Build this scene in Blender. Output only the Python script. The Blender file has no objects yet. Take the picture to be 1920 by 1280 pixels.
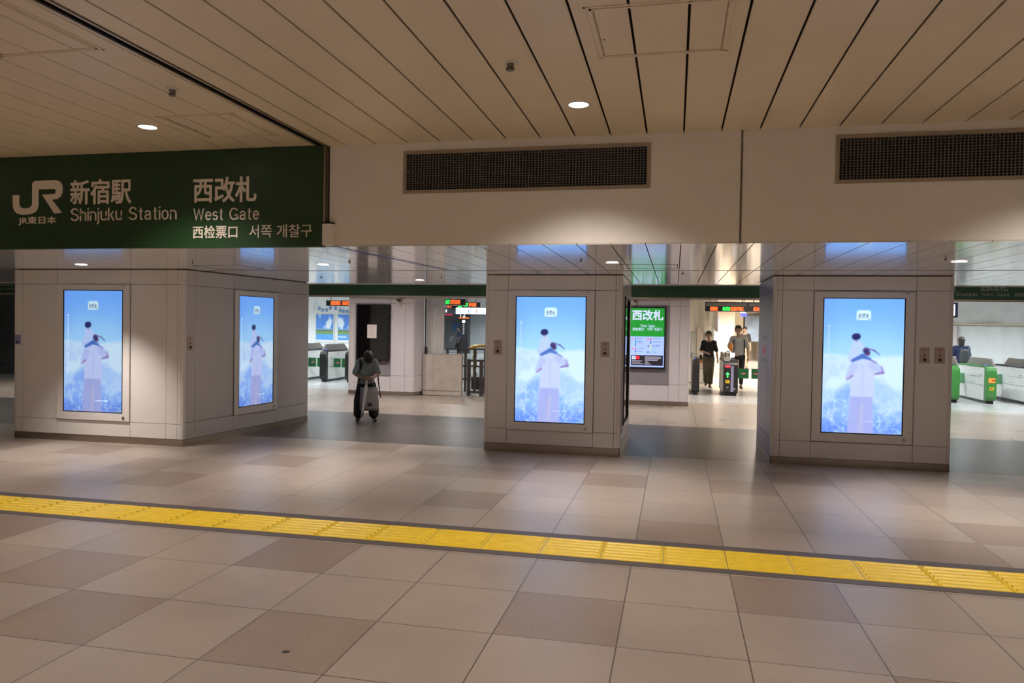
import bpy, bmesh, math, random
import numpy as np
from mathutils import Vector, Matrix
random.seed(7)
SC = bpy.context.scene
COL = SC.collection
R = math.radians

# ------------------------------------------------------------------ camera
F_PX, YAW, PITCH, ROLL = 1402.15, 0.214066, -0.020096, 0.015916
def cam_matrix():
    cy, sy, cp, sp = math.cos(YAW), math.sin(YAW), math.cos(PITCH), math.sin(PITCH)
    f = Vector((-sy*cp, cy*cp, sp)); r = Vector((cy, sy, 0)); u = r.cross(f)
    cr, sr = math.cos(ROLL), math.sin(ROLL)
    r2 = r*cr + u*sr; u2 = -r*sr + u*cr
    m = Matrix.Identity(4)
    for i in range(3):
        m[i][0], m[i][1], m[i][2] = r2[i], u2[i], -f[i]
    m[2][3] = 1.85
    return m
cd = bpy.data.cameras.new('camera'); cam = bpy.data.objects.new('camera', cd); COL.objects.link(cam)
cam.matrix_world = cam_matrix()
cd.sensor_width = 36; cd.lens = F_PX/1920*36; cd.clip_start = 0.05; cd.clip_end = 200
SC.camera = cam
# ------------------------------------------------------------------ world + view
w = bpy.data.worlds.new('world'); SC.world = w; w.use_nodes = True
w.node_tree.nodes['Background'].inputs[0].default_value = (0.5, 0.45, 0.4, 1)
w.node_tree.nodes['Background'].inputs[1].default_value = 0.02
SC.view_settings.view_transform = 'Standard'; SC.view_settings.look = 'None'
SC.view_settings.exposure = 0.0; SC.view_settings.gamma = 1.0
SC.view_settings.use_curve_mapping = False
# light levels (watts) of the lamps, used by the lamp builders below
P_MAIN, P_SOFFIT, P_MID, P_HALL, P_CORR = 312, 310, 310, 340, 600
WARM = (1.0, 0.88, 0.75); SOFT = (1.0, 0.90, 0.80); COOL = (0.86, 0.95, 1.0); CREAM = (1.0, 0.90, 0.80)
SCREEN_GAIN = 1.2

# ------------------------------------------------------------------ materials
def lin(c):
    return tuple(((v/255)/12.92 if v/255 <= .04045 else ((v/255+.055)/1.055)**2.4) for v in c)
MATS = {}
def mat(name, col, rough=.5, metal=0.0, var=.06, scale=6.0, emit=0.0, spec=.5, bump=0.0, alpha=1.0, trans=0.0, coat=0.0):
    if name in MATS: return MATS[name]
    m = bpy.data.materials.new(name); m.use_nodes = True
    nt = m.node_tree; b = nt.nodes['Principled BSDF']
    tc = nt.nodes.new('ShaderNodeTexCoord'); nz = nt.nodes.new('ShaderNodeTexNoise')
    nz.inputs['Scale'].default_value = scale; nz.inputs['Detail'].default_value = 4
    nt.links.new(tc.outputs['Object'], nz.inputs['Vector'])
    rp = nt.nodes.new('ShaderNodeValToRGB')
    rp.color_ramp.elements[0].position = .3; rp.color_ramp.elements[1].position = .7
    rp.color_ramp.elements[0].color = tuple(v*(1-var) for v in col)+(1,)
    rp.color_ramp.elements[1].color = tuple(min(1, v*(1+var)) for v in col)+(1,)
    nt.links.new(nz.outputs['Fac'], rp.inputs['Fac']); nt.links.new(rp.outputs['Color'], b.inputs['Base Color'])
    b.inputs['Roughness'].default_value = rough; b.inputs['Metallic'].default_value = metal
    b.inputs['Specular IOR Level'].default_value = spec
    b.inputs['Coat Weight'].default_value = coat; b.inputs['Coat Roughness'].default_value = .11; b.inputs['Coat IOR'].default_value = 1.5 if coat < .9 else 1.8
    if emit:
        b.inputs['Emission Strength'].default_value = emit
        nt.links.new(rp.outputs['Color'], b.inputs['Emission Color'])
    if bump:
        bp = nt.nodes.new('ShaderNodeBump'); bp.inputs['Strength'].default_value = bump; bp.inputs['Distance'].default_value = .01
        nt.links.new(nz.outputs['Fac'], bp.inputs['Height']); nt.links.new(bp.outputs['Normal'], b.inputs['Normal'])
    b.inputs['Transmission Weight'].default_value = trans
    b.inputs['Alpha'].default_value = alpha
    MATS[name] = m; return m

def tile_mat(name, col, col2, speck, rough, px, py, ox, oy, joint, jw=.008, speckscale=150):
    """square stone tiles: object coordinates, joints every px/py metres"""
    m = bpy.data.materials.new(name); m.use_nodes = True
    nt = m.node_tree; b = nt.nodes['Principled BSDF']; L = nt.links.new
    tc = nt.nodes.new('ShaderNodeTexCoord'); sep = nt.nodes.new('ShaderNodeSeparateXYZ'); L(tc.outputs['Object'], sep.inputs[0])
    def math_(op, a, bb=None, c=None):
        n = nt.nodes.new('ShaderNodeMath'); n.operation = op
        for i, v in enumerate((a, bb, c)):
            if v is None: continue
            if isinstance(v, (int, float)): n.inputs[i].default_value = v
            else: L(v, n.inputs[i])
        return n.outputs[0]
    masks = []; ids = []
    for ax, (p, o) in enumerate(((px, ox), (py, oy))):
        t = math_('DIVIDE', math_('SUBTRACT', sep.outputs[ax], o), p)
        ids.append(math_('FLOOR', t))
        fr = math_('FRACT', t); d = math_('MINIMUM', fr, math_('SUBTRACT', 1.0, fr))
        masks.append(math_('LESS_THAN', math_('MULTIPLY', d, p), jw/2))
    joint_f = math_('MAXIMUM', masks[0], masks[1])
    cmb = nt.nodes.new('ShaderNodeCombineXYZ'); L(ids[0], cmb.inputs[0]); L(ids[1], cmb.inputs[1])
    wn = nt.nodes.new('ShaderNodeTexWhiteNoise'); wn.noise_dimensions = '3D'; L(cmb.outputs[0], wn.inputs['Vector'])
    mx = nt.nodes.new('ShaderNodeMix'); mx.data_type = 'RGBA'; L(wn.outputs['Value'], mx.inputs['Factor'])
    mx.inputs['A'].default_value = col+(1,); mx.inputs['B'].default_value = col2+(1,)
    vo = nt.nodes.new('ShaderNodeTexNoise'); vo.inputs['Scale'].default_value = speckscale; vo.inputs['Detail'].default_value = 3
    L(tc.outputs['Object'], vo.inputs['Vector'])
    r1 = nt.nodes.new('ShaderNodeValToRGB'); r1.color_ramp.elements[0].position = .33; r1.color_ramp.elements[1].position = .62
    r1.color_ramp.elements[0].color = (1-speck,)*3+(1,); r1.color_ramp.elements[1].color = (1+speck*.4,)*3+(1,)
    L(vo.outputs['Fac'], r1.inputs['Fac'])
    big = nt.nodes.new('ShaderNodeTexNoise'); big.inputs['Scale'].default_value = 1.3; big.inputs['Detail'].default_value = 5
    L(tc.outputs['Object'], big.inputs['Vector'])
    r2 = nt.nodes.new('ShaderNodeValToRGB'); r2.color_ramp.elements[0].position = .35; r2.color_ramp.elements[1].position = .65
    r2.color_ramp.elements[0].color = (.92, .92, .92, 1); r2.color_ramp.elements[1].color = (1.05, 1.05, 1.05, 1)
    L(big.outputs['Fac'], r2.inputs['Fac'])
    def mul(a, c):
        n = nt.nodes.new('ShaderNodeMix'); n.data_type = 'RGBA'; n.blend_type = 'MULTIPLY'; n.inputs['Factor'].default_value = 1
        L(a, n.inputs['A']); L(c, n.inputs['B']); return n.outputs['Result']
    c = mul(mul(mx.outputs['Result'], r1.outputs['Color']), r2.outputs['Color'])
    mj = nt.nodes.new('ShaderNodeMix'); mj.data_type = 'RGBA'; L(joint_f, mj.inputs['Factor']); L(c, mj.inputs['A']); mj.inputs['B'].default_value = joint+(1,)
    L(mj.outputs['Result'], b.inputs['Base Color'])
    rr = nt.nodes.new('ShaderNodeMapRange'); rr.inputs['To Min'].default_value = rough-.05; rr.inputs['To Max'].default_value = rough+.07
    L(big.outputs['Fac'], rr.inputs['Value']); L(rr.outputs[0], b.inputs['Roughness'])
    b.inputs['Specular IOR Level'].default_value = .5
    MATS[name] = m; return m

def vcol_mat(name, gain, rough=.2):
    m = bpy.data.materials.new(name); m.use_nodes = True
    nt = m.node_tree; b = nt.nodes['Principled BSDF']
    a = nt.nodes.new('ShaderNodeVertexColor'); a.layer_name = 'picture'
    if gain > 0:
        b.inputs['Base Color'].default_value = (.01, .01, .012, 1)
        nt.links.new(a.outputs['Color'], b.inputs['Emission Color']); b.inputs['Emission Strength'].default_value = gain
    else:
        nt.links.new(a.outputs['Color'], b.inputs['Base Color'])
    b.inputs['Roughness'].default_value = rough
    return m

M_CEIL = mat('ceiling_panel', (.74, .65, .53), .38, var=.02, scale=2)
M_SOFF = mat('soffit_panel', (.80, .77, .75), .24, var=.02, scale=2, spec=.6, coat=1.0)
M_FASC = mat('fascia_paint', (.88, .86, .85), .42, var=.03, scale=1.5)
M_PANEL = mat('enamel_panel', (.82, .80, .80), .30, var=.02, scale=2)
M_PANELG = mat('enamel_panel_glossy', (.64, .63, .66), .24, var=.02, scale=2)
M_LILAC = mat('enamel_panel_back', (.77, .73, .81), .3, var=.02, scale=2)
M_JOINT = mat('joint_dark', (.09, .075, .065), .8)
M_VOID = mat('void_dark', (.006, .006, .006), .9)
M_FLANK = mat('enamel_panel_blue_light', (.35, .36, .60), .34, var=.02, scale=2, spec=.3)  # blue light of the screens is put into this panel's colour
M_STEEL = mat('stainless', (.42, .37, .32), .28, 1.0, var=.05, scale=3)
M_ALU = mat('aluminium', (.45, .40, .35), .35, .8)
M_GREEN = mat('sign_green', (.013, .052, .018), .4, var=.05)
M_GREEN2 = mat('sign_green_back', (.012, .06, .026), .4, var=.05)
M_LETTER = mat('sign_lettering', (.86, .78, .72), .5, var=.01)
M_LETTER2 = mat('sign_lettering_grey', (.30, .32, .30), .5, var=.01)
M_BLACK = mat('black_plastic', (.012, .012, .013), .35)
M_GLASSK = mat('black_glass', (.004, .004, .005), .04, spec=.8)
M_DARK = mat('dark_metal', (.09, .075, .07), .4, .5)
M_YEL = mat('tactile_yellow', (.80, .57, .025), .42, var=.07, scale=9)
M_BORD = mat('border_grey', (.10, .085, .09), .5, var=.08, scale=30)
M_WHITE = mat('white_plastic', (.72, .72, .70), .35, var=.02)
M_SHEET = mat('white_sheet', (.78, .80, .80), .6, var=.04, scale=3)
M_BEIGE = mat('corridor_wall', (.70, .62, .50), .5, var=.03, scale=1)
M_GREYW = mat('grey_wall', (.30, .31, .33), .5, var=.04, scale=1)
M_DARKW = mat('shutter_grey', (.10, .12, .13), .35, var=.05, scale=1)
M_REAR = mat('rear_wall', (.68, .62, .55), .6, var=.04, scale=1)
M_LENS = mat('lamp_lens', (1, .93, .90), .3, var=0, emit=7)
M_LENSC = mat('lamp_lens_cool', (.9, .97, 1), .3, var=0, emit=6)
M_RED = mat('red_paint', (.35, .03, .03), .4)
M_REDL = mat('red_lamp', (.8, .05, .08), .4, var=0, emit=.3)
M_GREY = mat('grey_plastic', (.20, .19, .18), .4)
M_GATEG = mat('gate_green', (.055, .22, .05), .3)
M_FLAP = mat('flap_green', (.008, .10, .03), .35)
M_FLAPL = mat('flap_pale_green', (.15, .42, .2), .35)
M_ORANGE = mat('led_orange', (1, .16, .03), .4, var=0, emit=1.4)
M_LEDG = mat('led_green', (.05, 1, .15), .4, var=0, emit=1.1)
M_BLUEL = mat('led_blue', (.15, .2, 1), .4, var=0, emit=1.6)
M_LITW = mat('lit_white', (.9, .97, 1), .4, var=0, emit=1.0)

# ------------------------------------------------------------------ mesh helpers
class MB:
    def __init__(s): s.v = []; s.f = []; s.m = []
    def add(s, vs, fs, mi=0):
        n = len(s.v); s.v += [tuple(v) for v in vs]; s.f += [tuple(i+n for i in f) for f in fs]; s.m += [mi]*len(fs); return s
    def box(s, x0, x1, y0, y1, z0, z1, mi=0):
        if x0 > x1: x0, x1 = x1, x0
        if y0 > y1: y0, y1 = y1, y0
        if z0 > z1: z0, z1 = z1, z0
        vs = [(x, y, z) for z in (z0, z1) for y in (y0, y1) for x in (x0, x1)]
        return s.add(vs, [(0, 2, 3, 1), (4, 5, 7, 6), (0, 1, 5, 4), (2, 6, 7, 3), (0, 4, 6, 2), (1, 3, 7, 5)], mi)
    def obox(s, O, u, n, u0, u1, d0, d1, z0, z1, mi=0):
        """box on a vertical face: u along the face, n outward normal"""
        P = lambda a, d, z: (O[0]+u[0]*a+n[0]*d, O[1]+u[1]*a+n[1]*d, z)
        vs = [P(a, d, z) for z in (z0, z1) for d in (d1, d0) for a in (u0, u1)]
        return s.add(vs, [(0, 2, 3, 1), (4, 5, 7, 6), (0, 1, 5, 4), (2, 6, 7, 3), (0, 4, 6, 2), (1, 3, 7, 5)], mi)
    def prism(s, poly, axis, a0, a1, mi=0):
        """extrude a 2D polygon along x, y or z"""
        def P(p, a):
            return {'z': (p[0], p[1], a), 'y': (p[0], a, p[1]), 'x': (a, p[0], p[1])}[axis]
        n = len(poly)
        vs = [P(p, a0) for p in poly]+[P(p, a1) for p in poly]
        fs = [tuple(range(n))[::-1], tuple(range(n, 2*n))]+[(i, (i+1) % n, n+(i+1) % n, n+i) for i in range(n)]
        return s.add(vs, fs, mi)
    def cyl(s, c, r, h, axis='z', n=24, r2=None, mi=0):
        r2 = r if r2 is None else r2
        vs = []
        for k, (rr, a) in enumerate(((r, 0), (r2, h))):
            for i in range(n):
                t = 2*math.pi*i/n; x, y = rr*math.cos(t), rr*math.sin(t)
                vs.append({'z': (c[0]+x, c[1]+y, c[2]+a), 'y': (c[0]+x, c[1]+a, c[2]+y), 'x': (c[0]+a, c[1]+x, c[2]+y)}[axis])
        fs = [tuple(range(n))[::-1], tuple(range(n, 2*n))]+[(i, (i+1) % n, n+(i+1) % n, n+i) for i in range(n)]
        return s.add(vs, fs, mi)
    def tube(s, pts, r, n=10, mi=0):
        pts = [Vector(p) for p in pts]; rings = []
        rs = r if isinstance(r, (list, tuple)) else [r]*len(pts)
        for i, p in enumerate(pts):
            d = (pts[min(i+1, len(pts)-1)]-pts[max(i-1, 0)]).normalized()
            a = d.cross(Vector((0, 0, 1))) if abs(d.z) < .95 else d.cross(Vector((1, 0, 0)))
            a.normalize(); b = d.cross(a)
            rings.append([p+(a*math.cos(2*math.pi*k/n)+b*math.sin(2*math.pi*k/n))*rs[i] for k in range(n)])
        vs = [v for rg in rings for v in rg]; fs = []
        for i in range(len(pts)-1):
            for k in range(n):
                fs.append((i*n+k, i*n+(k+1) % n, (i+1)*n+(k+1) % n, (i+1)*n+k))
        fs += [tuple(range(n))[::-1], tuple(range((len(pts)-1)*n, len(pts)*n))]
        return s.add(vs, fs, mi)
    def build(s, name, m, parent=None, world=False, loc=None, bevel=0, smooth=False, fixn=True):
        off = Vector((0, 0, 0))
        if world and parent: off = parent.location
        if loc: off = Vector(loc)
        me = bpy.data.meshes.new(name)
        me.from_pydata([tuple(Vector(v)-off) for v in s.v], [], s.f)
        for mm in (m if isinstance(m, (list, tuple)) else [m]): me.materials.append(mm)
        me.polygons.foreach_set('material_index', s.m)
        if fixn:
            bm = bmesh.new(); bm.from_mesh(me); bmesh.ops.recalc_face_normals(bm, faces=bm.faces); bm.to_mesh(me); bm.free()
        if smooth:
            me.polygons.foreach_set('use_smooth', [True]*len(me.polygons))
        me.update()
        o = bpy.data.objects.new(name, me); COL.objects.link(o)
        if loc: o.location = loc
        if parent: o.parent = parent
        if bevel:
            b = o.modifiers.new('bevel', 'BEVEL'); b.width = bevel; b.segments = 2; b.limit_method = 'ANGLE'
        return o

def tag(o, label=None, cat=None, group=None, kind=None):
    if label: o['label'] = label
    if cat: o['category'] = cat
    if group: o['group'] = group
    if kind: o['kind'] = kind
    return o
def thing(name, label, cat, loc=(0, 0, 0), rz=0, group=None):
    o = bpy.data.objects.new(name, None); COL.objects.link(o); o.empty_display_size = .1
    o.location = loc; o.rotation_euler = (0, 0, rz); return tag(o, label, cat, group)
KIDS = {}
def dup(root, loc, rz=None, label=None, group=None, scale=None):
    def cp(o, parent):
        c = o.copy(); COL.objects.link(c)
        if parent: c.parent = parent
        for ch in list(o.children): cp(ch, c)
        return c
    r = cp(root, None); r.location = loc
    if rz is not None: r.rotation_euler = (0, 0, rz)
    if label: r['label'] = label
    if group: r['group'] = group
    if scale: r.scale = scale
    return r

FONT = None
# a plain grotesque alphabet drawn with strokes, for the station lettering
def _arc(cx, cy, rx, ry, a0, a1, n=14):
    return [(cx+rx*math.cos(R(a0+(a1-a0)*k/n)), cy+ry*math.sin(R(a0+(a1-a0)*k/n))) for k in range(n+1)]
GLYPH = {
 'h': ([[(0, 0), (0, .945)], [(0, .38)]+_arc(.2, .44, .2, .235, 175, 0)+[(.4, 0)]], .40),
 'n': ([[(0, 0), (0, .73)], [(0, .38)]+_arc(.2, .44, .2, .235, 175, 0)+[(.4, 0)]], .40),
 'u': ([[(.4, .73), (.4, 0)], [(.4, .35)]+_arc(.2, .29, .2, .235, -5, -180)+[(0, .73)]], .40),
 'i': ([[(0, 0), (0, .73)], [(0, .86), (0, .98)]], .0),
 'j': ([[(.02, .73)]+_arc(-.08, -.10, .10, .125, 0, -85)+[(-.11, -.225)], [(.02, .86), (.02, .98)]], .03),
 'k': ([[(0, 0), (0, .98)], [(.0, .25), (.37, .70)], [(.14, .42), (.41, 0)]], .38),
 't': ([[(.13, .92)]+[(.13, .17)]+_arc(.23, .16, .10, .12, 180, 275)+[(.29, .045)], [(.0, .675), (.28, .675)]], .27),
 'a': ([[(.02, .50)]+_arc(.20, .51, .18, .165, 170, 0)+[(.38, .12)]+_arc(.45, .11, .07, .07, 180, 270), _arc(.17, .21, .165, .165, 100, 290)+[(.33, .10), (.38, .22)], [(.14, .375), (.30, .40), (.38, .45)]], .43),
 'o': ([_arc(.215, .365, .215, .315, 0, 360, 28)], .43),
 'e': ([[(.02, .385), (.42, .385)]+_arc(.215, .365, .205, .315, 4, 325, 26)], .42),
 's': ([_arc(.19, .52, .17, .155, 25, 180)+_arc(.19, .51, .17, .13, 180, 255, 6)+_arc(.19, .23, .185, .155, 75, 0, 7)+_arc(.19, .21, .185, .16, 0, -160)], .37),
 'S': ([_arc(.28, .72, .24, .225, 15, 180, 18)+_arc(.28, .72, .24, .19, 180, 255, 7)+_arc(.28, .28, .27, .215, 75, 0, 8)+_arc(.28, .27, .27, .215, 0, -170, 18)], .55),
 'W': ([[(0, .98), (.20, .06), (.41, .93), (.62, .06), (.82, .98)]], .82),
 'G': ([_arc(.34, .49, .33, .44, 35, 325, 30)+[(.64, .40), (.38, .40)], [(.655, .45), (.655, .02)]], .67),
}
def latin(body, x0, x1, z0, z1, y, m, parent, w=.105, depth=.004, name='lettering'):
    mb = MB(); pen = 0
    for ch in body:
        if ch == ' ': pen += .42; continue
        strokes, adv = GLYPH[ch]
        for st in strokes:
            P_ = [Vector(p) for p in st]; L_, R_ = [], []
            for k, p in enumerate(P_):
                a = (P_[k]-P_[k-1]).normalized() if k else (P_[1]-P_[0]).normalized()
                b = (P_[k+1]-P_[k]).normalized() if k < len(P_)-1 else a
                t_ = (a+b); t_ = t_.normalized() if t_.length > .05 else a
                nrm = Vector((-t_.y, t_.x)); mit = min(1.9, 1/max(.3, nrm.dot(Vector((-a.y, a.x)))))
                L_.append(p+nrm*w/2*mit); R_.append(p-nrm*w/2*mit)
            n = len(P_); vs = [(pen+q.x, d, q.y) for d in (0, 1) for q in L_+R_]
            fs = []
            for k in range(n-1):
                fs += [(k, k+1, n+k+1, n+k), (2*n+k, 3*n+k, 3*n+k+1, 2*n+k+1), (k, 2*n+k, 2*n+k+1, k+1), (n+k, n+k+1, 3*n+k+1, 3*n+k)]
            mb.add(vs, fs)
        pen += adv+.2
    A = np.array(mb.v); mn, mx = A.min(0), A.max(0)
    off = parent.location
    A[:, 0] = x0+(A[:, 0]-mn[0])/(mx[0]-mn[0])*(x1-x0)-off.x; A[:, 2] = z0+(A[:, 2]-mn[2])/(mx[2]-mn[2])*(z1-z0)-off.z; A[:, 1] = y-A[:, 1]*depth-off.y
    mb.v = [tuple(v) for v in A]
    return mb.build(name, m, parent, fixn=False)
def text(body, x0, x1, z0, z1, y, m, parent, name='lettering', bold=0.0, depth=.004, world=True, axis='front', line=1.0, keep=False):
    """real lettering as mesh, fitted into a rectangle of the plane facing -Y"""
    cu = bpy.data.curves.new('txt', 'FONT'); cu.body = body; cu.size = 1;
    if FONT: cu.font = FONT
    cu.resolution_u = 4; cu.space_line = line
    cu.extrude = .5
    o = bpy.data.objects.new('txt', cu); COL.objects.link(o)
    dg = bpy.context.evaluated_depsgraph_get(); dg.update()
    me = bpy.data.meshes.new_from_object(o.evaluated_get(dg))
    bpy.data.objects.remove(o); bpy.data.curves.remove(cu)
    n = len(me.vertices); co = np.empty(n*3); me.vertices.foreach_get('co', co); co = co.reshape(-1, 3)
    mn, mxx = co.min(0), co.max(0)
    sx = (x1-x0)/(mxx[0]-mn[0]); sz = (z1-z0)/(mxx[1]-mn[1])
    if keep: sx = sz = min(sx, sz)
    off = parent.location if (world and parent) else Vector((0, 0, 0))
    out = np.empty_like(co)
    out[:, 0] = x0+(co[:, 0]-mn[0])*sx-off[0]
    out[:, 2] = z0+(co[:, 1]-mn[1])*sz-off[2]
    out[:, 1] = y-(co[:, 2]-mn[2])/(mxx[2]-mn[2])*depth-off[1]
    me.vertices.foreach_set('co', out.ravel()); me.materials.clear(); me.materials.append(m)
    if bold > 0:      # heavier strokes: the outline repeated with small shifts inside one mesh
        d = bold*sz*.8; bm = bmesh.new()
        for k, (a_, b_) in enumerate(((0, 0), (d, 0), (-d, 0), (0, d), (0, -d), (d*.7, d*.7), (-d*.7, d*.7), (d*.7, -d*.7), (-d*.7, -d*.7))):
            m2 = me.copy(); m2.transform(Matrix.Translation((a_, -depth*.01*k, b_))); bm.from_mesh(m2); bpy.data.meshes.remove(m2)
        bm.to_mesh(me); bm.free()
    me.update(); me.name = name
    ob = bpy.data.objects.new(name, me); COL.objects.link(ob)
    if parent: ob.parent = parent
    return ob

# ------------------------------------------------------------------ FLOOR
TX, TY, OX, OY = .74, .738, -.297, 4.345
FY1, FY2 = 10.95, 14.55
M_TILE = tile_mat('tile_beige', (.385, .325, .285), (.345, .29, .255), .26, .34, TX, TY, OX, OY, (.10, .08, .07))
M_TILED = tile_mat('tile_red_granite', (.30, .235, .20), (.275, .215, .185), .30, .36, TX, TY, OX, OY, (.10, .08, .07), speckscale=120)
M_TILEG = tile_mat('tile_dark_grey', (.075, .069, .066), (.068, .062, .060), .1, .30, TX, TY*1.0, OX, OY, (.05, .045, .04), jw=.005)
M_TILEB = tile_mat('tile_pale', (.40, .345, .305), (.35, .305, .27), .06, .28, TX, TY, OX, 14.55, (.16, .13, .11), jw=.012)
M_TILEH = tile_mat('tile_hall', (.50, .50, .49), (.44, .44, .44), .06, .22, TX, TY, OX, 14.55, (.2, .2, .2))
M_TILEK = tile_mat('tile_gate_sill', (.20, .19, .18), (.19, .18, .17), .1, .3, TX, TY, OX, 14.55, (.1, .1, .1))
M_TILEC = tile_mat('tile_corridor', (.68, .62, .54), (.62, .57, .5), .05, .22, TX, TY, OX, 14.55, (.3, .27, .24))
dark_cells = {(-1, 0), (-3, -1), (-5, -1), (-6, 0), (-8, 1), (-4, 1), (1, 1), (0, 3), (-3, 4), (-4, 6), (-3, 6), (-2, 7), (-1, 6),
              (1, 6), (2, 7), (3, 3), (4, 4), (-8, 4), (-9, 5), (-11, 6), (-12, 4), (-12, 3), (-7, 6), (-6, 8), (-13, 6), (5, 7), (2, -1), (-9, -2),
              (-15, 5), (-14, 3), (6, 5), (-12, 0), (4, 0)}
X0F, X1F = -26.0, 15.0
mb = MB()
i0, i1 = int(math.floor((X0F-OX)/TX)), int(math.ceil((X1F-OX)/TX))
j0, j1 = int(math.floor((-9-OY)/TY)), int(math.floor((FY1-OY)/TY))
ys = [OY+TY*j for j in range(j0, j1+1)]
if FY1-ys[-1] > .02: ys.append(FY1)
xs = [OX+TX*i for i in range(i0, i1+1)]
rnd = random.Random(3)
for a in range(len(xs)-1):
    for b in range(len(ys)-1):
        i, j = i0+a, j0+b
        vis = -14 <= i <= 6 and -2 <= j <= 9
        d = (i, j) in dark_cells if vis else rnd.random() < .14
        mb.add([(xs[a], ys[b], 0), (xs[a+1], ys[b], 0), (xs[a+1], ys[b+1], 0), (xs[a], ys[b+1], 0)], [(0, 1, 2, 3)], 1 if d else 0)
def slabrect(x0, x1, y0, y1, mi): mb.add([(x0, y0, 0), (x1, y0, 0), (x1, y1, 0), (x0, y1, 0)], [(0, 1, 2, 3)], mi)
XA, XB = xs[0], xs[-1]
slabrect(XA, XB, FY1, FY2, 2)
slabrect(XA, XB, FY2, 19.6, 3)
slabrect(XA, XB, 19.6, 21.75, 4)
slabrect(XA, -5, 21.75, 24, 4); slabrect(-5, 5, 21.75, 23.7, 5); slabrect(5, XB, 21.75, 24, 4)
slabrect(XA, -5, 24, 62, 4); slabrect(-5, 5, 23.7, 62, 6); slabrect(5, XB, 24, 62, 4)
fl = mb.build('floor', [M_TILE, M_TILED, M_TILEG, M_TILEB, M_TILEH, M_TILEK, M_TILEC], fixn=False); fl['kind'] = 'structure'
mb = MB(); mb.box(XA, XB, -9, 62, -.3, -.01)
o = mb.build('trim_1', M_JOINT); o['kind'] = 'structure'
# stain on a tile
def blot(cx, cy, r, seed, name='stain'):
    rr = random.Random(seed); pts = [(cx+r*(.6+.6*rr.random())*math.cos(t*math.pi/7), cy+r*(.5+.6*rr.random())*math.sin(t*math.pi/7)) for t in range(14)]
    return MB().prism(pts, 'z', .0005, .0015)

o = blot(0, 0, .024, 5).build('gum_stain', mat('gum_dark', (.035, .035, .035), .6)); o.location = (-2.1041, 3.8095, 0)
tag(o, 'small dark gum stain on a reddish floor tile near the bottom left of the photo', 'stain')
# ------------------------------------------------------------------ tactile strip
ts = thing('tactile_paving_strip', 'long yellow tactile paving strip with grey borders crossing the beige floor', 'tactile paving', (0, 6.215, 0))
P = .4955
for k in range(-24, 8):
    x0 = -.055+P*k
    b = MB(); b.box(x0+.003, x0+P-.003, 5.968, 6.462, .0, .004)
    for r_ in range(6):
        yy = 5.968+.494*(r_+.5)/6
        b.prism([(yy-.020, .004), (yy-.009, .014), (yy+.009, .014), (yy+.020, .004)], 'x', x0+.025, x0+P-.025)
    b.build('paving_block', M_YEL, ts, world=True)
for y0, y1 in ((5.862, 5.966), (6.464, 6.60)):
    MB().box(-12.0, 4.1, y0, y1, 0, .003).build('border', M_BORD, ts, world=True)

# ------------------------------------------------------------------ main CEILING
ZC, YF, ZS = 3.606, 6.885, 2.614
XSLOT = -3.44
def planks(x_edges, y0, y1, z, gap, t, name, m, holes=()):
    mb = MB()
    for a, b in zip(x_edges[:-1], x_edges[1:]):
        mb.box(a+gap/2, b-gap/2, y0, y1, z, z+t)
    return mb.build(name, m)
pitch = .3247
xe = [.044+pitch*k for k in range(-10, 47)]          # right of the slot
xe = [XSLOT+.045]+[x for x in xe if x > XSLOT+.1]
o = planks(xe, -9, YF, ZC, .016, .012, 'ceiling', M_CEIL); o['kind'] = 'structure'
xl = [-3.527-.3232*k for k in range(0, 70)][::-1]+[XSLOT-.045]
o = planks(xl, -9, YF, ZC, .009, .012, 'ceiling', M_CEIL); o['kind'] = 'structure'
o = MB().box(-26, 15, -9, YF+.3, ZC+.09, ZC+.15).build('ceiling', M_JOINT); o['kind'] = 'structure'
mb = MB()
mb.box(XSLOT-.045, XSLOT-.030, -9, YF, ZC-.010, ZC+.002); mb.box(XSLOT+.028, XSLOT+.045, -9, YF, ZC-.010, ZC+.002)
o = mb.build('trim_2', M_ALU); o['kind'] = 'structure'
o = MB().box(XSLOT-.044, XSLOT-.040, -9, YF, ZC+.002, ZC+.08).box(XSLOT+.040, XSLOT+.044, -9, YF, ZC+.002, ZC+.08).box(XSLOT-.04, XSLOT+.04, -9, YF, ZC+.07, ZC+.08).build('trim_3', M_VOID); o['kind'] = 'structure'

# access hatches
def hatch(x0, x1, y0, y1, label):
    t = thing('ceiling_access_hatch', label, 'ceiling hatch', ((x0+x1)/2, (y0+y1)/2, ZC-.012), group=None)
    f = MB(); w_ = .022
    for k in range(2):
        e = k*.03; z0 = ZC-.004-.002*k
        f.box(x0+e, x1-e, y0+e, y0+e+w_*.7, z0, ZC-.0002); f.box(x0+e, x1-e, y1-e-w_*.7, y1-e, z0, ZC-.0002)
        f.box(x0+e, x0+e+w_*.6, y0+e, y1-e, z0, ZC-.0002); f.box(x1-e-w_*.6, x1-e, y0+e, y1-e, z0, ZC-.0002)
    f.build('frame', M_CEIL, t, world=True)
    for xx in (x0+.051, x1-.054): MB().box(xx, xx+.003, y0+.05, y1-.05, ZC-.003, ZC-.0002).build('gap', M_JOINT, t, world=True)
    MB().cyl((x0+.075, y0+.6*(y1-y0), ZC-.006), .008, .006, n=10).build('screw', M_ALU, t, world=True)
hatch(-.53, .30, 4.12, 4.92, 'square ceiling access hatch with double frame near the top centre, right of the round lamp')
hatch(-4.40, -3.66, 5.66, 6.42, 'faint square ceiling hatch between the left round lamp and the long dark slot')
hatch(-4.46, -3.66, 3.42, 4.22, 'ceiling hatch cut by the top left corner of the photo')

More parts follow.
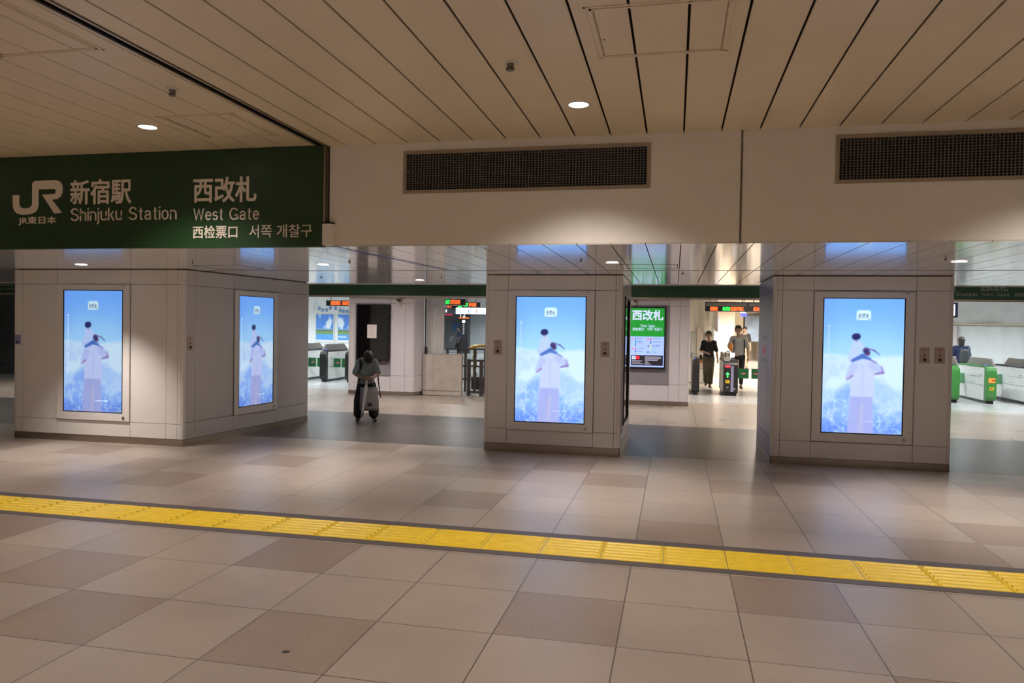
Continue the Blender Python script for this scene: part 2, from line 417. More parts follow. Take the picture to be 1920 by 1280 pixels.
# lamps
def downlight(name, label, cat, loc, r, power, color, cone, group=None, lens=M_LENS, blend=.9, rad=.05):
    t = thing(name, label, cat, loc, group=group)
    rim = MB(); n = 32; vs = []; fs = []
    for (rr, z) in ((r, -.001), (r*1.16, -.001), (r*1.16, -.006), (r, -.008)):
        vs += [(rr*math.cos(2*math.pi*i/n), rr*math.sin(2*math.pi*i/n), z) for i in range(n)]
    for k in range(4):
        for i in range(n): fs.append((k*n+i, k*n+(i+1) % n, ((k+1) % 4)*n+(i+1) % n, ((k+1) % 4)*n+i))
    rim.add(vs, fs); rim.build('rim', M_WHITE, t, smooth=False)
    MB().cyl((0, 0, -.005), r, .004, n=32).build('lens', lens, t)
    l = bpy.data.lights.new(name+'_bulb', 'SPOT'); l.energy = power; l.color = color; l.spot_size = R(cone); l.spot_blend = blend; l.shadow_soft_size = rad
    lo = bpy.data.objects.new('bulb', l); COL.objects.link(lo); lo.parent = t; lo.location = (0, 0, -.03)
    return t
dl0 = downlight('ceiling_downlight', 'round lit downlight in the main ceiling, above the left ventilation grille', 'ceiling light', (-.774, 5.887, ZC), .078, P_MAIN, WARM, 120, blend=1.0, rad=.09)
dup(dl0, (-4.697, 5.942, ZC), label='round lit downlight in the main ceiling, above the green station sign')
for x in (-12.5, -8.6, 3.12, 7.0):
    dup(dl0, (x, 5.9, ZC), label='round downlight of the main ceiling beyond the photo edge', group='main ceiling downlights outside the picture')
for y in (2.0, -1.9, -5.8):
    for x in (-12.5, -8.6, -4.7, -.77, 3.12, 7.0):
        dup(dl0, (x, y, ZC), label='round downlight of the main ceiling beyond the photo edge', group='main ceiling downlights outside the picture')
sl0 = downlight('soffit_downlight', 'round lit downlight in the glossy soffit in front of the leftmost pillar', 'ceiling light', (-8.04, 8.86, ZS), .075, P_SOFFIT, SOFT, 88, blend=.85, rad=.07)
for (x, y, lb) in ((-4.45, 8.93, 'round lit downlight in the glossy soffit, just right of the leftmost pillar'),
                   (-4.24, 12.07, 'small lit soffit downlight deeper in, above the wide left passage'),
                   (-.725, 8.75, 'round lit downlight in the soffit at the upper right of the middle pillar'),
                   (2.92, 8.73, 'round lit downlight in the soffit at the upper right of the right pillar')):
    dup(sl0, (x, y, ZS), label=lb)

def sprinkler(x, y, z, label, grp=None, s=1.0, base=[None]):
    if base[0] is None:
        t = thing('sprinkler_head', label, 'sprinkler', (x, y, z))
        MB().cyl((0, 0, -.006), .05, .006, n=24).build('flange', M_WHITE, t)
        b = MB().cyl((0, 0, -.03), .02, .024, n=16, r2=.026); b.box(-.028, .028, -.004, .004, -.05, -.03); b.cyl((0, 0, -.052), .024, .003, n=16)
        b.build('head', M_GREY, t); base[0] = t
    else: t = dup(base[0], (x, y, z), label=label)
    t.scale = (s, s, s); return t
sprinkler(-1.107, 4.90, ZC, 'small sprinkler head in the main ceiling left of the round lamp', s=1.0)
sprinkler(-3.756, 5.02, ZC, 'small sprinkler head in the main ceiling beside the long dark slot')
for x, y, lb in ((-6.08, 8.55, 'tiny sprinkler head in the soffit above the angled side of the left pillar'),
                 (-3.91, 8.54, 'tiny sprinkler head in the soffit right of the second soffit lamp'),
                 (-5.7, 11.37, 'tiny sprinkler head deep in the soffit above the left passage opening'),
                 (-3.66, 11.45, 'tiny sprinkler head in the soffit right of the deep small lamp'),
                 (-1.05, 8.43, 'tiny sprinkler head in the soffit above the middle pillar screen'),
                 (.09, 10.49, 'tiny sprinkler head in the soffit above the right passage'),
                 (-1.93, 10.5, 'tiny sprinkler head close to the top of the middle pillar'),
                 (2.68, 8.39, 'tiny sprinkler head in the soffit beside the rightmost lamp')):
    sprinkler(x, y, ZS, lb, s=.45)

# ------------------------------------------------------------------ SOFFIT (low glossy ceiling)
YSB = 13.3
sx = [.038+.3135*k for k in range(-84, 48)]
def soffit(y0, y1):
    mb = MB()
    for a, b in zip(sx[:-1], sx[1:]):
        if a < -3.3 < b: pass
        mb.box(a+.005, b-.005, y0, y1, ZS, ZS+.012)
    return mb
o = soffit(YF+.0, 10.0).build('ceiling', M_SOFF); o['kind'] = 'structure'
o = soffit(10.035, YSB).build('ceiling', M_SOFF); o['kind'] = 'structure'
o = MB().box(-26, 15, YF+.26, YSB, ZS+.05, ZS+.1).build('ceiling', M_JOINT); o['kind'] = 'structure'
o = MB().box(-26, 15, 10.002, 10.033, ZS-.004, ZS+.02).build('trim_4', M_STEEL); o['kind'] = 'structure'
o = MB().box(-26, 15, YSB, YSB+.03, ZS-.012, ZS+1.0).build('trim_5', M_FASC); o['kind'] = 'structure'
M_BLUE = mat('seam_blue_reflection', (.10, .14, .35), .2, .6)  # wide soffit seam, its blue reflection put into the colour
mb = MB(); mb.add([(-3.37, YF+.01, ZS-.004), (-3.29, YF+.01, ZS-.004), (-3.05, 10.0, ZS-.004), (-3.13, 10.0, ZS-.004),
                   (-3.37, YF+.01, ZS-.001), (-3.29, YF+.01, ZS-.001), (-3.05, 10.0, ZS-.001), (-3.13, 10.0, ZS-.001)],
                  [(0, 1, 2, 3), (4, 5, 6, 7), (0, 1, 5, 4), (1, 2, 6, 5), (2, 3, 7, 6), (3, 0, 4, 7)])
o = mb.build('trim_6', M_BLUE); o['kind'] = 'structure'
# fine access panel outlines on the soffit
def line_rect(mb, x0, x1, y0, y1, z, w_=.008):
    for a in ((x0, x1, y0, y0+w_), (x0, x1, y1-w_, y1), (x0, x0+w_, y0, y1), (x1-w_, x1, y0, y1)): mb.box(a[0], a[1], a[2], a[3], z-.002, z-.0003)
t = thing('soffit_hatch', 'thin outlined inspection hatch in the glossy soffit over the right passage', 'ceiling hatch', (.0, 9.4, ZS))
mb = MB(); line_rect(mb, -.66, .02, 9.05, 9.7, ZS); mb.build('frame', M_JOINT, t, world=True)
t = thing('soffit_hatch', 'thin outlined inspection hatch in the soffit over the angled pillar side', 'ceiling hatch', (-6.4, 9.4, ZS))
mb = MB(); line_rect(mb, -6.5, -5.75, 9.1, 9.75, ZS); mb.build('frame', M_JOINT, t, world=True)

# ------------------------------------------------------------------ FASCIA above the soffit, with grilles
v1 = (-2.6, -.243, 3.118, 3.528); v2 = (1.318, 3.70, 3.118, 3.535)
mb = MB(); th = .25
xs_ = [-3.37, v1[0]+.015, v1[1]-.015, .537]
def fascia(x0, x1, vent):
    if vent is None: mb.box(x0, x1, YF, YF+th, ZS+.013, ZC+.012); return
    a, b, c, d = vent[0]+.012, vent[1]-.012, vent[2]+.012, vent[3]-.012
    mb.box(x0, a, YF, YF+th, ZS+.013, ZC+.012); mb.box(b, x1, YF, YF+th, ZS+.013, ZC+.012)
    mb.box(a, b, YF, YF+th, ZS+.013, c); mb.box(a, b, YF, YF+th, d, ZC+.012)
fascia(-3.37, .537, v1); fascia(.556, 15, v2)
mb.box(-26, -3.40, YF+.01, YF+th, ZS+.013, ZC+.012)
mb.box(-26, 15, YF+th, YF+th+.05, ZS+.05, ZC+.1)
o = mb.build('wall_front', M_FASC); o['kind'] = 'structure'
mb = MB(); mb.box(.537, .556, YF+.012, YF+.05, ZS, ZC); mb.box(-3.40, -3.37, YF+.012, YF+.05, ZS, ZC)
o = mb.build('trim_7', M_JOINT); o['kind'] = 'structure'
mb = MB(); mb.box(.538, .543, YF-.008, YF+.012, ZS, ZC-.01); mb.box(.550, .555, YF-.008, YF+.012, ZS, ZC-.01)
for z in (2.72, 3.1, 3.5): mb.box(.538, .555, YF-.010, YF-.006, z, z+.02)
o = mb.build('trim_8', M_ALU); o['kind'] = 'structure'
M_BARS = mat('grille_bars', (.15, .145, .14), .5, .1)
def vent(x0, x1, z0, z1, label):
    t = thing('ventilation_grille', label, 'ventilation grille', ((x0+x1)/2, YF, z0))
    f = MB(); e = .032
    f.box(x0, x1, YF-.01, YF+.02, z0, z0+e); f.box(x0, x1, YF-.01, YF+.02, z1-e, z1)
    f.box(x0, x0+e, YF-.01, YF+.02, z0+e, z1-e); f.box(x1-e, x1, YF-.01, YF+.02, z0+e, z1-e)
    f.build('frame', mat('grille_frame', (.40, .34, .28), .45, .3), t, world=True)
    g = MB(); nx = int(round((x1-x0-2*e)/.0293)); nz = 15
    for i in range(nx+1):
        x = x0+e+(x1-x0-2*e)*i/nx; g.box(x-.0042, x+.0042, YF+.002, YF+.014, z0+e, z1-e)
    for j in range(nz+1):
        z = z0+e+(z1-z0-2*e)*j/nz; g.box(x0+e, x1-e, YF+.006, YF+.018, z-.0032, z+.0032)
    g.build('grille_mesh', M_BARS, t, world=True)
    MB().box(x0+.02, x1-.02, YF+.15, YF+.17, z0+.02, z1-.02).build('duct_back', M_VOID, t, world=True)
vent(*v1, 'long wide air grille on the white fascia above the middle pillar')
vent(*v2, 'long air grille on the white fascia cut by the right photo edge')
t = thing('fascia_end_cover', 'small upright cream cover box at the lower right end of the green sign', 'cover box', (-3.36, YF, 2.63))
MB().box(-3.412, -3.318, YF-.07, YF+.0, 2.622, 2.832).build('cover', M_FASC, t, world=True)
MB().box(-3.418, -3.312, YF-.068, YF+.0, 2.832, 2.845).build('cap', M_VOID, t, world=True)

# ------------------------------------------------------------------ GREEN STATION SIGN
sg = thing('station_sign', 'large dark green station sign fascia with white name lettering, upper left', 'sign', (-5.5, YF-.05, ZS))
YS = YF-.055
MB().box(-26, -3.413, YS, YF+.008, 2.606, ZC-.006).build('board', M_GREEN, sg, world=True)
MB().box(-3.413, -3.400, YS+.005, YF+.008, 2.84, ZC-.006).build('edge_trim', M_ALU, sg, world=True)
kx = (7.076-6.437)/278; kz = .360/180
jr = [(97, 320), (135, 320), (135, 372), (143, 387), (160, 392), (183, 392), (200, 385), (207, 370), (207, 264), (212, 251), (224, 246), (335, 243), (350, 246), (365, 256),
      (374, 272), (376, 290), (374, 312), (364, 332), (345, 345), (318, 348), (374, 419), (330, 421), (262, 320), (328, 318), (336, 313), (339, 304), (336, 294), (328, 290), (243, 291),
      (243, 376), (238, 396), (228, 410), (208, 421), (185, 426), (148, 427), (122, 420), (105, 402), (98, 380)]
poly = [(-7.076+(x-97)*kx, 3.343-(y-245)*kz-(x-97)*.00002) for x, y in jr]
MB().prism(poly, 'y', YS-.004, YS).build('railway_emblem', M_LETTER, sg, world=True)
T = lambda b, x0, x1, z0, z1, bold=.012: text(b, x0, x1, z0, z1, YS, M_LETTER, sg, bold=bold)
T('JR東日本', -6.998, -6.516, 2.865, 2.955, .02)
T('新宿駅', -6.335, -5.592, 3.078, 3.333, .022)
latin('Shinjuku Station', -6.336, -5.049, 2.862, 3.038, YS, M_LETTER, sg)
T('西改札', -4.852, -4.144, 3.068, 3.318, .024)
latin('West Gate', -4.853, -4.107, 2.880, 3.014, YS, M_LETTER, sg)
T('西检票口', -4.857, -4.349, 2.702, 2.830, .012)
T('서쪽 개찰구', -4.216, -3.528, 2.702, 2.832, .002)

# ------------------------------------------------------------------ PILLARS
def face_panels(mb, O, u, n, cols, rows, skip=(), gap=.006, t=.02):
    for i, (a, b) in enumerate(zip(cols[:-1], cols[1:])):
        for j, (c, d) in enumerate(zip(rows[:-1], rows[1:])):
            if (i, j) in skip: continue
            mb.obox(O, u, n, a+gap/2, b-gap/2, -t, 0, c+gap/2, d-gap/2)
def pillar(label, pts, specs, front_mat, side_mat, ztop=ZS, rad=.05, plinth_z=.10, name='pillar', plinth_mat=None):
    """pts: counter-clockwise corners seen from above starting front-left; specs: {edge index: (cols, rows, skip, mat)}"""
    n = len(pts)
    cx = sum(p[0] for p in pts)/n; cy = sum(p[1] for p in pts)/n
    t = thing(name, label, 'pillar', (cx, cy, 0))
    # core
    ins = []
    C = Vector((cx, cy))
    for i in range(n):
        p0, p1, p2 = Vector(pts[i-1]), Vector(pts[i]), Vector(pts[(i+1) % n])
        a = (p0-p1).normalized(); b = (p2-p1).normalized()
        ins.append(p1+(a+b)*.035)
    MB().prism([tuple(v) for v in ins], 'z', 0.0, ztop-.002).build('core', M_JOINT, t, world=True)
    outl = []
    corner = MB()
    for i in range(n):
        p0, p1, p2 = Vector(pts[i-1]), Vector(pts[i]), Vector(pts[(i+1) % n])
        a = (p0-p1).normalized(); b = (p2-p1).normalized()
        arc = []
        for k in range(7):
            s = k/6.0
            q = (p1+a*rad)*(1-s)**2+p1*2*s*(1-s)+(p1+b*rad)*s*s
            arc.append(tuple(q))
        inner = p1+(a+b)*.045
        corner.prism(arc+[tuple(p1+b*rad-a*-.02), tuple(inner), tuple(p1+a*rad-b*-.02)], 'z', plinth_z+.003, ztop-.012)
        outl += arc
    corner.build('corner_trim', front_mat, t, world=True, smooth=False)
    # plinth
    MB().prism(outl, 'z', 0, plinth_z-.003).build('plinth', plinth_mat or M_STEEL, t, world=True)
    for i in range(n):
        p1, p2 = Vector(pts[i]), Vector(pts[(i+1) % n]); L = (p2-p1).length; u = (p2-p1)/L; nn = Vector((u.y, -u.x))
        cols, rows, skip, m = specs.get(i, ([0, L], [plinth_z, .33, 2.39, ztop], (), side_mat))
        cols = [rad]+[c for c in cols if rad+.02 < c < L-rad-.02]+[L-rad]
        mb = MB(); face_panels(mb, p1, u, nn, cols, rows, skip)
        mb.build('cladding', m, t, world=True)
    return t
ZT = ZS-.008
# left pillar: front, right side
LP = [(-10.034, 9.70), (-7.05, 9.72), (-6.75, 13.0), (-10.034, 13.0)]
pl_left = pillar('leftmost wide pillar with a screen on its front and one on its angled side', LP,
    {0: ([.176, .804, 2.084, 2.69, 2.878], [.10, .325, 2.386, ZT], (), M_PANEL),
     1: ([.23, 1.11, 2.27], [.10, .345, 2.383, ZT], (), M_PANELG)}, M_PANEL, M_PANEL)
MP = [(-2.762, 10.79), (-.735, 10.79), (-.735, 12.9), (-2.762, 12.9)]
pl_mid = pillar('middle pillar with one bright front screen and two wall plates', MP,
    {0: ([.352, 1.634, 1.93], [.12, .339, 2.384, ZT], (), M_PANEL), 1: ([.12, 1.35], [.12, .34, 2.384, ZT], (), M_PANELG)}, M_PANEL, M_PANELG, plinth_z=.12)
RP = [(1.33, 10.93), (3.63, 10.97), (3.63, 12.75), (1.33, 12.75)]
pl_right = pillar('right pillar with one bright front screen and a pair of wall plates', RP,
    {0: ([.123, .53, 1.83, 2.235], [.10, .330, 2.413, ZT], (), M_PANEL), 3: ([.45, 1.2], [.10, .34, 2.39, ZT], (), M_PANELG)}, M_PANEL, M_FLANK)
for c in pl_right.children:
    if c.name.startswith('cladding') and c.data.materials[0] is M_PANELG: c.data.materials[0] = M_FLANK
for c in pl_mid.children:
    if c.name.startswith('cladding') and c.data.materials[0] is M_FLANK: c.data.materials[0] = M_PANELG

# ------------------------------------------------------------------ advertising picture shared by the screens
def sstep(e0, e1, x): t = np.clip((x-e0)/(e1-e0), 0, 1); return t*t*(3-2*t)
def ad_picture(W=150, H=266):
    u = (np.arange(W)+.5)/W; v = (np.arange(H)+.5)/H
    U, V = np.meshgrid(u, v)              # v: 0 bottom .. 1 top
    A = 1.78; X = U; Y = V*A; YT = (1-V)  # YT: from top
    rs = np.random.RandomState(4)
    def noise(fx, fy, seed):
        r = np.random.RandomState(seed).rand(int(fy)+2, int(fx)+2)
        gx = U*fx; gy = V*fy; ix = gx.astype(int); iy = gy.astype(int); tx = gx-ix; ty = gy-iy
        tx = tx*tx*(3-2*tx); ty = ty*ty*(3-2*ty)
        return (r[iy, ix]*(1-tx)+r[iy, ix+1]*tx)*(1-ty)+(r[iy+1, ix]*(1-tx)+r[iy+1, ix+1]*tx)*ty
    def fbm(fx, fy, s): return .5*noise(fx, fy, s)+.25*noise(fx*2, fy*2, s+1)+.15*noise(fx*4, fy*4, s+2)+.1*noise(fx*8, fy*8, s+3)
    def col(r, g, b): return np.array([r, g, b], float)
    img = np.zeros((H, W, 3))
    t = sstep(0, .45, YT)[..., None]
    img[:] = col(112, 172, 255)*(1-t)+col(160, 212, 255)*t
    def blend(c, m):
        nonlocal img; m = np.clip(m, 0, 1)[..., None]; img = img*(1-m)+np.asarray(c, float)*m
    side = sstep(.25, 0, U)*.5+sstep(.8, 1, U)*.2
    blend(col(105, 155, 255), side*sstep(.5, .2, YT)*.7)
    cl = sstep(.405, .45, YT+.05*(fbm(5, 4, 11)-.5)+.03*np.abs(U-.5))
    blend(col(205, 232, 255), cl*.95)
    blend(col(175, 205, 255), cl*sstep(.45, .75, fbm(4, 8, 21))*.7)
    # mountains
    ridge = .60+.05*np.sin(U*7+1)+.06*(fbm(6, 1, 31)-.5)
    mt = sstep(0, .05, YT-ridge)
    blend(col(150, 190, 255), mt*.6)
    rid2 = .73+.10*np.sin(U*6.2+2.6)+.06*(fbm(5, 1, 35)-.5)
    m2 = sstep(0, .06, YT-rid2)
    blend(col(112, 160, 252), m2*.62)
    blend(col(70, 110, 225), sstep(.85, 1.0, YT)*.6)
    rg = np.abs(fbm(9, 15, 41)-.5); rg2 = np.abs(fbm(16, 26, 47)-.5)
    blend(col(200, 228, 255), sstep(.05, .0, rg)*mt*.55)
    blend(col(190, 218, 255), sstep(.52, .7, fbm(22, 30, 61))*mt*.5)
    blend(col(190, 215, 255), sstep(.04, .0, rg2)*mt*.35)
    def seg(x0, y0, x1, y1, r0, r1=None, soft=.02):
        r1 = r0 if r1 is None else r1
        y0_, y1_ = (1-y0)*A, (1-y1)*A
        dx, dy = x1-x0, y1_-y0_; tt = np.clip(((X-x0)*dx+(Y-y0_)*dy)/(dx*dx+dy*dy+1e-9), 0, 1)
        d = np.hypot(X-x0-tt*dx, Y-y0_-tt*dy); r = r0+(r1-r0)*tt
        return sstep(soft, -soft, d-r)
    for (a, b, c_, d_) in ((.0, .70, .32, .82), (.0, .86, .28, .98), (.05, .76, .12, .9), (.12, .90, .16, .78), (.9, .78, .68, .97), (.98, .77, .8, .86)):
        blend(col(205, 228, 255), seg(a, b, c_, d_, .004, .004, .008)*.6)
    # trousers, shirt
    blend(col(164, 172, 228), np.maximum(seg(.44, .70, .40, 1.02, .085, .085), seg(.545, .70, .57, 1.02, .085, .085))*.90)
    blend(col(196, 190, 215), seg(.50, .80, .475, 1.02, .018, .030, .04)*.55)
    blend(col(150, 155, 215), seg(.47, .72, .455, .95, .006, .006, .02)*.5)
    box_ = sstep(.345, .37, U+.03*(YT-.5))*sstep(.665, .64, U-.02*(YT-.5))*sstep(.455, .50, YT+.12*np.abs(U-.5))*sstep(.735, .72, YT)
    blend(col(190, 204, 250), np.maximum.reduce([box_, seg(.44, .50, .56, .50, .09, .09)])*.97)
    blend(col(176, 190, 246), seg(.385, .51, .325, .585, .055, .035)*.9)
    blend(col(176, 190, 246), seg(.63, .49, .72, .53, .06, .045)*.9)
    blend(col(160, 175, 235), seg(.50, .50, .50, .70, .004, .004, .03)*.5)
    blend(col(145, 120, 175), seg(.305, .605, .37, .575, .008, .016, .014)*.8)
    blend(col(125, 105, 170), seg(.66, .556, .755, .545, .012, .016, .014)*.85)
    blend(col(145, 120, 185), seg(.755, .545, .735, .50, .014, .010, .014)*.7)
    # child on the shoulders
    blend(col(182, 202, 251), np.maximum.reduce([seg(.415, .33, .40, .435, .050, .085), seg(.44, .335, .52, .375, .040, .026)])*.96)
    blend(col(72, 108, 192), seg(.375, .460, .50, .425, .020, .030, .014)*.95)
    blend(col(72, 108, 192), seg(.50, .428, .585, .445, .028, .018, .014)*.92)
    blend(col(60, 50, 105), seg(.54, .385, .555, .400, .040, .036, .014)*.96)
    blend(col(120, 82, 125), seg(.565, .415, .578, .412, .016, .012, .010)*.8)
    blend(col(110, 85, 150), seg(.53, .365, .64, .382, .009, .009, .010)*.85)
    blend(col(84, 74, 152), seg(.64, .382, .705, .412, .009, .005, .010)*.9)
    blend(col(88, 82, 157), seg(.60, .452, .67, .475, .009, .006, .010)*.7)
    blend(col(36, 38, 92), seg(.402, .283, .425, .281, .044, .043, .012)*.97)
    blend(col(120, 100, 140), seg(.412, .312, .42, .313, .014, .014, .012)*.5)
    # product card
    cd_ = sstep(.408, .413, U)*sstep(.592, .587, U)*sstep(.083, .087, YT)*sstep(.160, .156, YT)
    blend(col(205, 238, 255), cd_)
    blend(col(90, 200, 255), cd_*sstep(.100, .096, YT)*sstep(.05, .1, np.abs(U-.5)))
    blend(col(140, 150, 130), seg(.43, .148, .45, .150, .005, .004, .004)*.7); blend(col(110, 120, 170), seg(.555, .151, .58, .151, .005, .005, .004)*.7)
    blend(col(160, 200, 190), seg(.9, .995, 1.0, .985, .01, .02, .02)*.6)
    img = np.clip(img, 0, 255)/255
    linr = np.where(img <= .04045, img/12.92, ((img+.055)/1.055)**2.4)
    return linr
def picture_mesh(name, img, x0, x1, z0, z1, y, m, parent):
    H, W, _ = img.shape
    xs = np.linspace(x0, x1, W+1); zs = np.linspace(z0, z1, H+1)
    GX, GZ = np.meshgrid(xs, zs); co = np.stack([GX.ravel(), np.full(GX.size, y), GZ.ravel()], 1)
    idx = np.arange((W+1)*(H+1)).reshape(H+1, W+1)
    q = np.stack([idx[:-1, :-1], idx[:-1, 1:], idx[1:, 1:], idx[1:, :-1]], -1).reshape(-1, 4)
    me = bpy.data.meshes.new(name); me.from_pydata(co.tolist(), [], q.tolist()); me.materials.append(m)
    ca = me.color_attributes.new('picture', 'FLOAT_COLOR', 'POINT')
    pad = np.pad(img, ((1, 1), (1, 1), (0, 0)), 'edge')
    vc = (pad[:-1, :-1]+pad[1:, :-1]+pad[:-1, 1:]+pad[1:, 1:])/4
    buf = np.ones(((H+1)*(W+1), 4)); buf[:, :3] = vc.reshape(-1, 3); ca.data.foreach_set('color', buf.ravel())
    o = bpy.data.objects.new(name, me); COL.objects.link(o); o.parent = parent; return o
M_PIC = vcol_mat('screen_picture', SCREEN_GAIN)
M_WTXT = mat('screen_text', (.62, .82, 1), .4, var=0, emit=.9)
M_NTXT = mat('screen_text_blue', (.03, .07, .35), .4, var=0, emit=.5)
FW, SW = .645, .5225
def frame_mesh(mb, w0, z0, z1, si, s0, s1, y0, y1):
    mb.box(-w0, -si, y0, y1, z0, z1); mb.box(si, w0, y0, y1, z0, z1)
    mb.box(-si, si, y0, y1, z0, s0); mb.box(-si, si, y0, y1, s1, z1)
dd = thing('digital_display', 'bright tall advertising screen on the front of the leftmost pillar', 'advertising screen', (-8.592, 9.708, 0), rz=R(.38))
Z0, Z1, S0, S1 = .325, 2.388, .447, 2.299
f = MB(); frame_mesh(f, FW-.006, Z0+.006, Z1-.006, SW, S0, S1, -.018, .0)
f.build('frame', M_PANEL, dd, bevel=.003)
g = MB(); frame_mesh(g, FW, Z0, Z1, FW-.007, Z0+.007, Z1-.007, -.0025, -.0005); g.build('frame_joint', M_JOINT, dd)
k = MB(); frame_mesh(k, SW, S0, S1, SW-.014, S0+.014, S1-.010, -.016, -.004); k.build('bezel', M_BLACK, dd)
pic = picture_mesh('screen', ad_picture(), -SW+.013, SW-.013, S0+.013, S1-.009, -.008, M_PIC, dd)
sw2, sh = 2*(SW-.013), S1-S0
ux = lambda u_: -SW+.013+u_*sw2
vz = lambda v_: S1-.009-v_*(sh-.022)
text('天然水', ux(.43), ux(.565), vz(.145), vz(.108), -.0085, M_NTXT, dd, name='card_lettering', bold=.01, depth=.0005, world=False)
text('SUNTORY 天然水', ux(.545), ux(.755), vz(.914), vz(.903), -.0085, M_WTXT, dd, name='caption', bold=.03, depth=.0005, world=False)
text('\n'.join('晴れた日のあの山から始まる。大きな背中と夏の水'), ux(.055), ux(.085), vz(.70), vz(.195), -.0085, M_WTXT, dd, name='vertical_lettering', bold=.005, depth=.0005, world=False)
MB().cyl((FW-.105, -.026, .385), .021, .008, axis='y', n=20).build('lock_knob', M_STEEL, dd)
b = MB(); b.box(.45, .485, -.0188, -.018, 2.357, 2.362); b.box(.51, .565, -.0188, -.018, 2.357, 2.364); b.build('maker_mark', M_JOINT, dd)
pbox = MB().box(-SW, SW, -.004, -.0006, S0, S1).build('back_panel', M_BLACK, dd)
d2 = dup(dd, (-1.772, 10.787, 0), rz=0, label='bright tall advertising screen on the front of the middle pillar')
d3 = dup(dd, (2.503, 10.948, .012), rz=R(1.0), label='bright tall advertising screen on the front of the right pillar')
ang = math.atan2(3.28, .30)
uvec = Vector((.30, 3.28)).normalized(); nvec = Vector((uvec.y, -uvec.x))
pc = Vector((-7.05, 9.72))+uvec*1.69+nvec*.004
M_PIC2 = vcol_mat('screen_picture_dimmer', .85)
def dim(root):
    for c in root.children:
        if c.name.startswith('screen'):
            me2 = c.data.copy(); me2.materials[0] = M_PIC2; c.data = me2
d4 = dup(dd, (pc.x, pc.y, .01), rz=ang, label='tall advertising screen seen at a slant on the angled side of the left pillar', scale=(.895, 1, .99))
dim(dd); dim(d4)
# switched off display on the right flank of the middle pillar
do = thing('side_display', 'black glass display seen edge-on on the right flank of the middle pillar', 'display', (-.733, 11.50, 0), rz=R(90))
f = MB(); frame_mesh(f, .62, Z0+.006, Z1-.006, .54, .43, 2.31, -.016, .0); f.build('frame', M_PANELG, do)
k = MB(); frame_mesh(k, .54, .43, 2.31, .52, .45, 2.29, -.035, -.002); k.build('bezel', M_BLACK, do)
MB().box(-.52, .52, -.012, -.002, .45, 2.29).build('screen', M_GLASSK, do)

# wall plates
def plate(label, loc, rz, kind, base={}):
    if kind in base: return dup(base[kind], loc, rz, label=label)
    t = thing('call_button_plate', label, 'wall plate', loc, rz)
    if kind == 'red':
        MB().box(-.058, .058, -.006, 0, 0, .205).build('plate', mat('plate_warm', (.50, .42, .40), .35), t, bevel=.002)
        b = MB(); frame_mesh(b, .062, -.004, .209, .058, 0, .205, -.003, 0); b.build('surround', M_STEEL, t)
        MB().box(-.025, .025, -.0072, -.006, .172, .182).build('red_label', M_RED, t)
        MB().cyl((0, -.009, .105), .012, .004, axis='y', n=16).build('keyhole', M_DARK, t)
        MB().cyl((0, -.018, .045), .021, .013, axis='y', n=20).build('red_button', mat('button_red', (.10, .008, .01), .3), t)
    else:
        MB().box(-.05, .05, -.008, 0, 0, .148).build('plate', mat('plate_blue', (.34, .36, .62), .3, .3), t, bevel=.002)
        MB().box(-.024, .024, -.0095, -.008, .055, .062).build('slot', M_WHITE, t)
        MB().cyl((0, -.016, .036), .016, .01, axis='y', n=16).build('dark_button', M_BLACK, t)
    base[kind] = t; return t
plate('small bluish wall plate at the left edge of the leftmost pillar', (-9.947, 9.700, 1.453), R(.38), 'blue')
q = Vector((-7.05, 9.72))+uvec*.125
plate('narrow call plate with dark button near the corner of the angled pillar side', (q.x, q.y, 1.42), ang, 'red')
plate('call plate with red button left of the middle pillar screen', (-2.558, 10.79, 1.435), 0, 'red')
plate('call plate with red button right of the middle pillar screen', (-.975, 10.79, 1.44), 0, 'red')
plate('left one of the paired red-button plates on the right pillar', (3.275, 10.963, 1.448), R(1), 'red')
plate('rightmost of the paired red-button plates on the right pillar', (3.462, 10.966, 1.449), R(1), 'red')
# hydrant lamp on the left flank of the right pillar
t = thing('hydrant_lamp', 'small red lamp on the blue-lit left flank of the right pillar', 'red lamp', (1.33, 11.93, 1.49))
MB().prism([(11.87, 1.55), (11.93, 1.49), (11.99, 1.55), (11.93, 1.615)], 'x', 1.322, 1.33).build('lens', M_REDL, t, world=True)
b = MB()
for z in (1.72, 1.75, 1.38, 1.41): b.box(1.3285, 1.3298, 11.5, 12.3, z, z+.006)
b.build('cabinet_seam', M_JOINT, t, world=True)

# ------------------------------------------------------------------ MID ZONE (behind the pillars)
o = MB().box(-26, 15, YSB, 18.4, 3.6, 3.65).build('ceiling', M_CEIL); o['kind'] = 'structure'
ml0 = downlight('passage_downlight', 'round downlight in the high ceiling strip behind the pillars', 'ceiling light', (-7.8, 16.0, 3.6), .075, P_MID, CREAM, 150, group='passage downlights hidden behind the soffit')
for x in (-17, -12.5, -4.6, -1.4, 2.6, 6.4, 10.2):
    dup(ml0, (x, 16.0, 3.6))
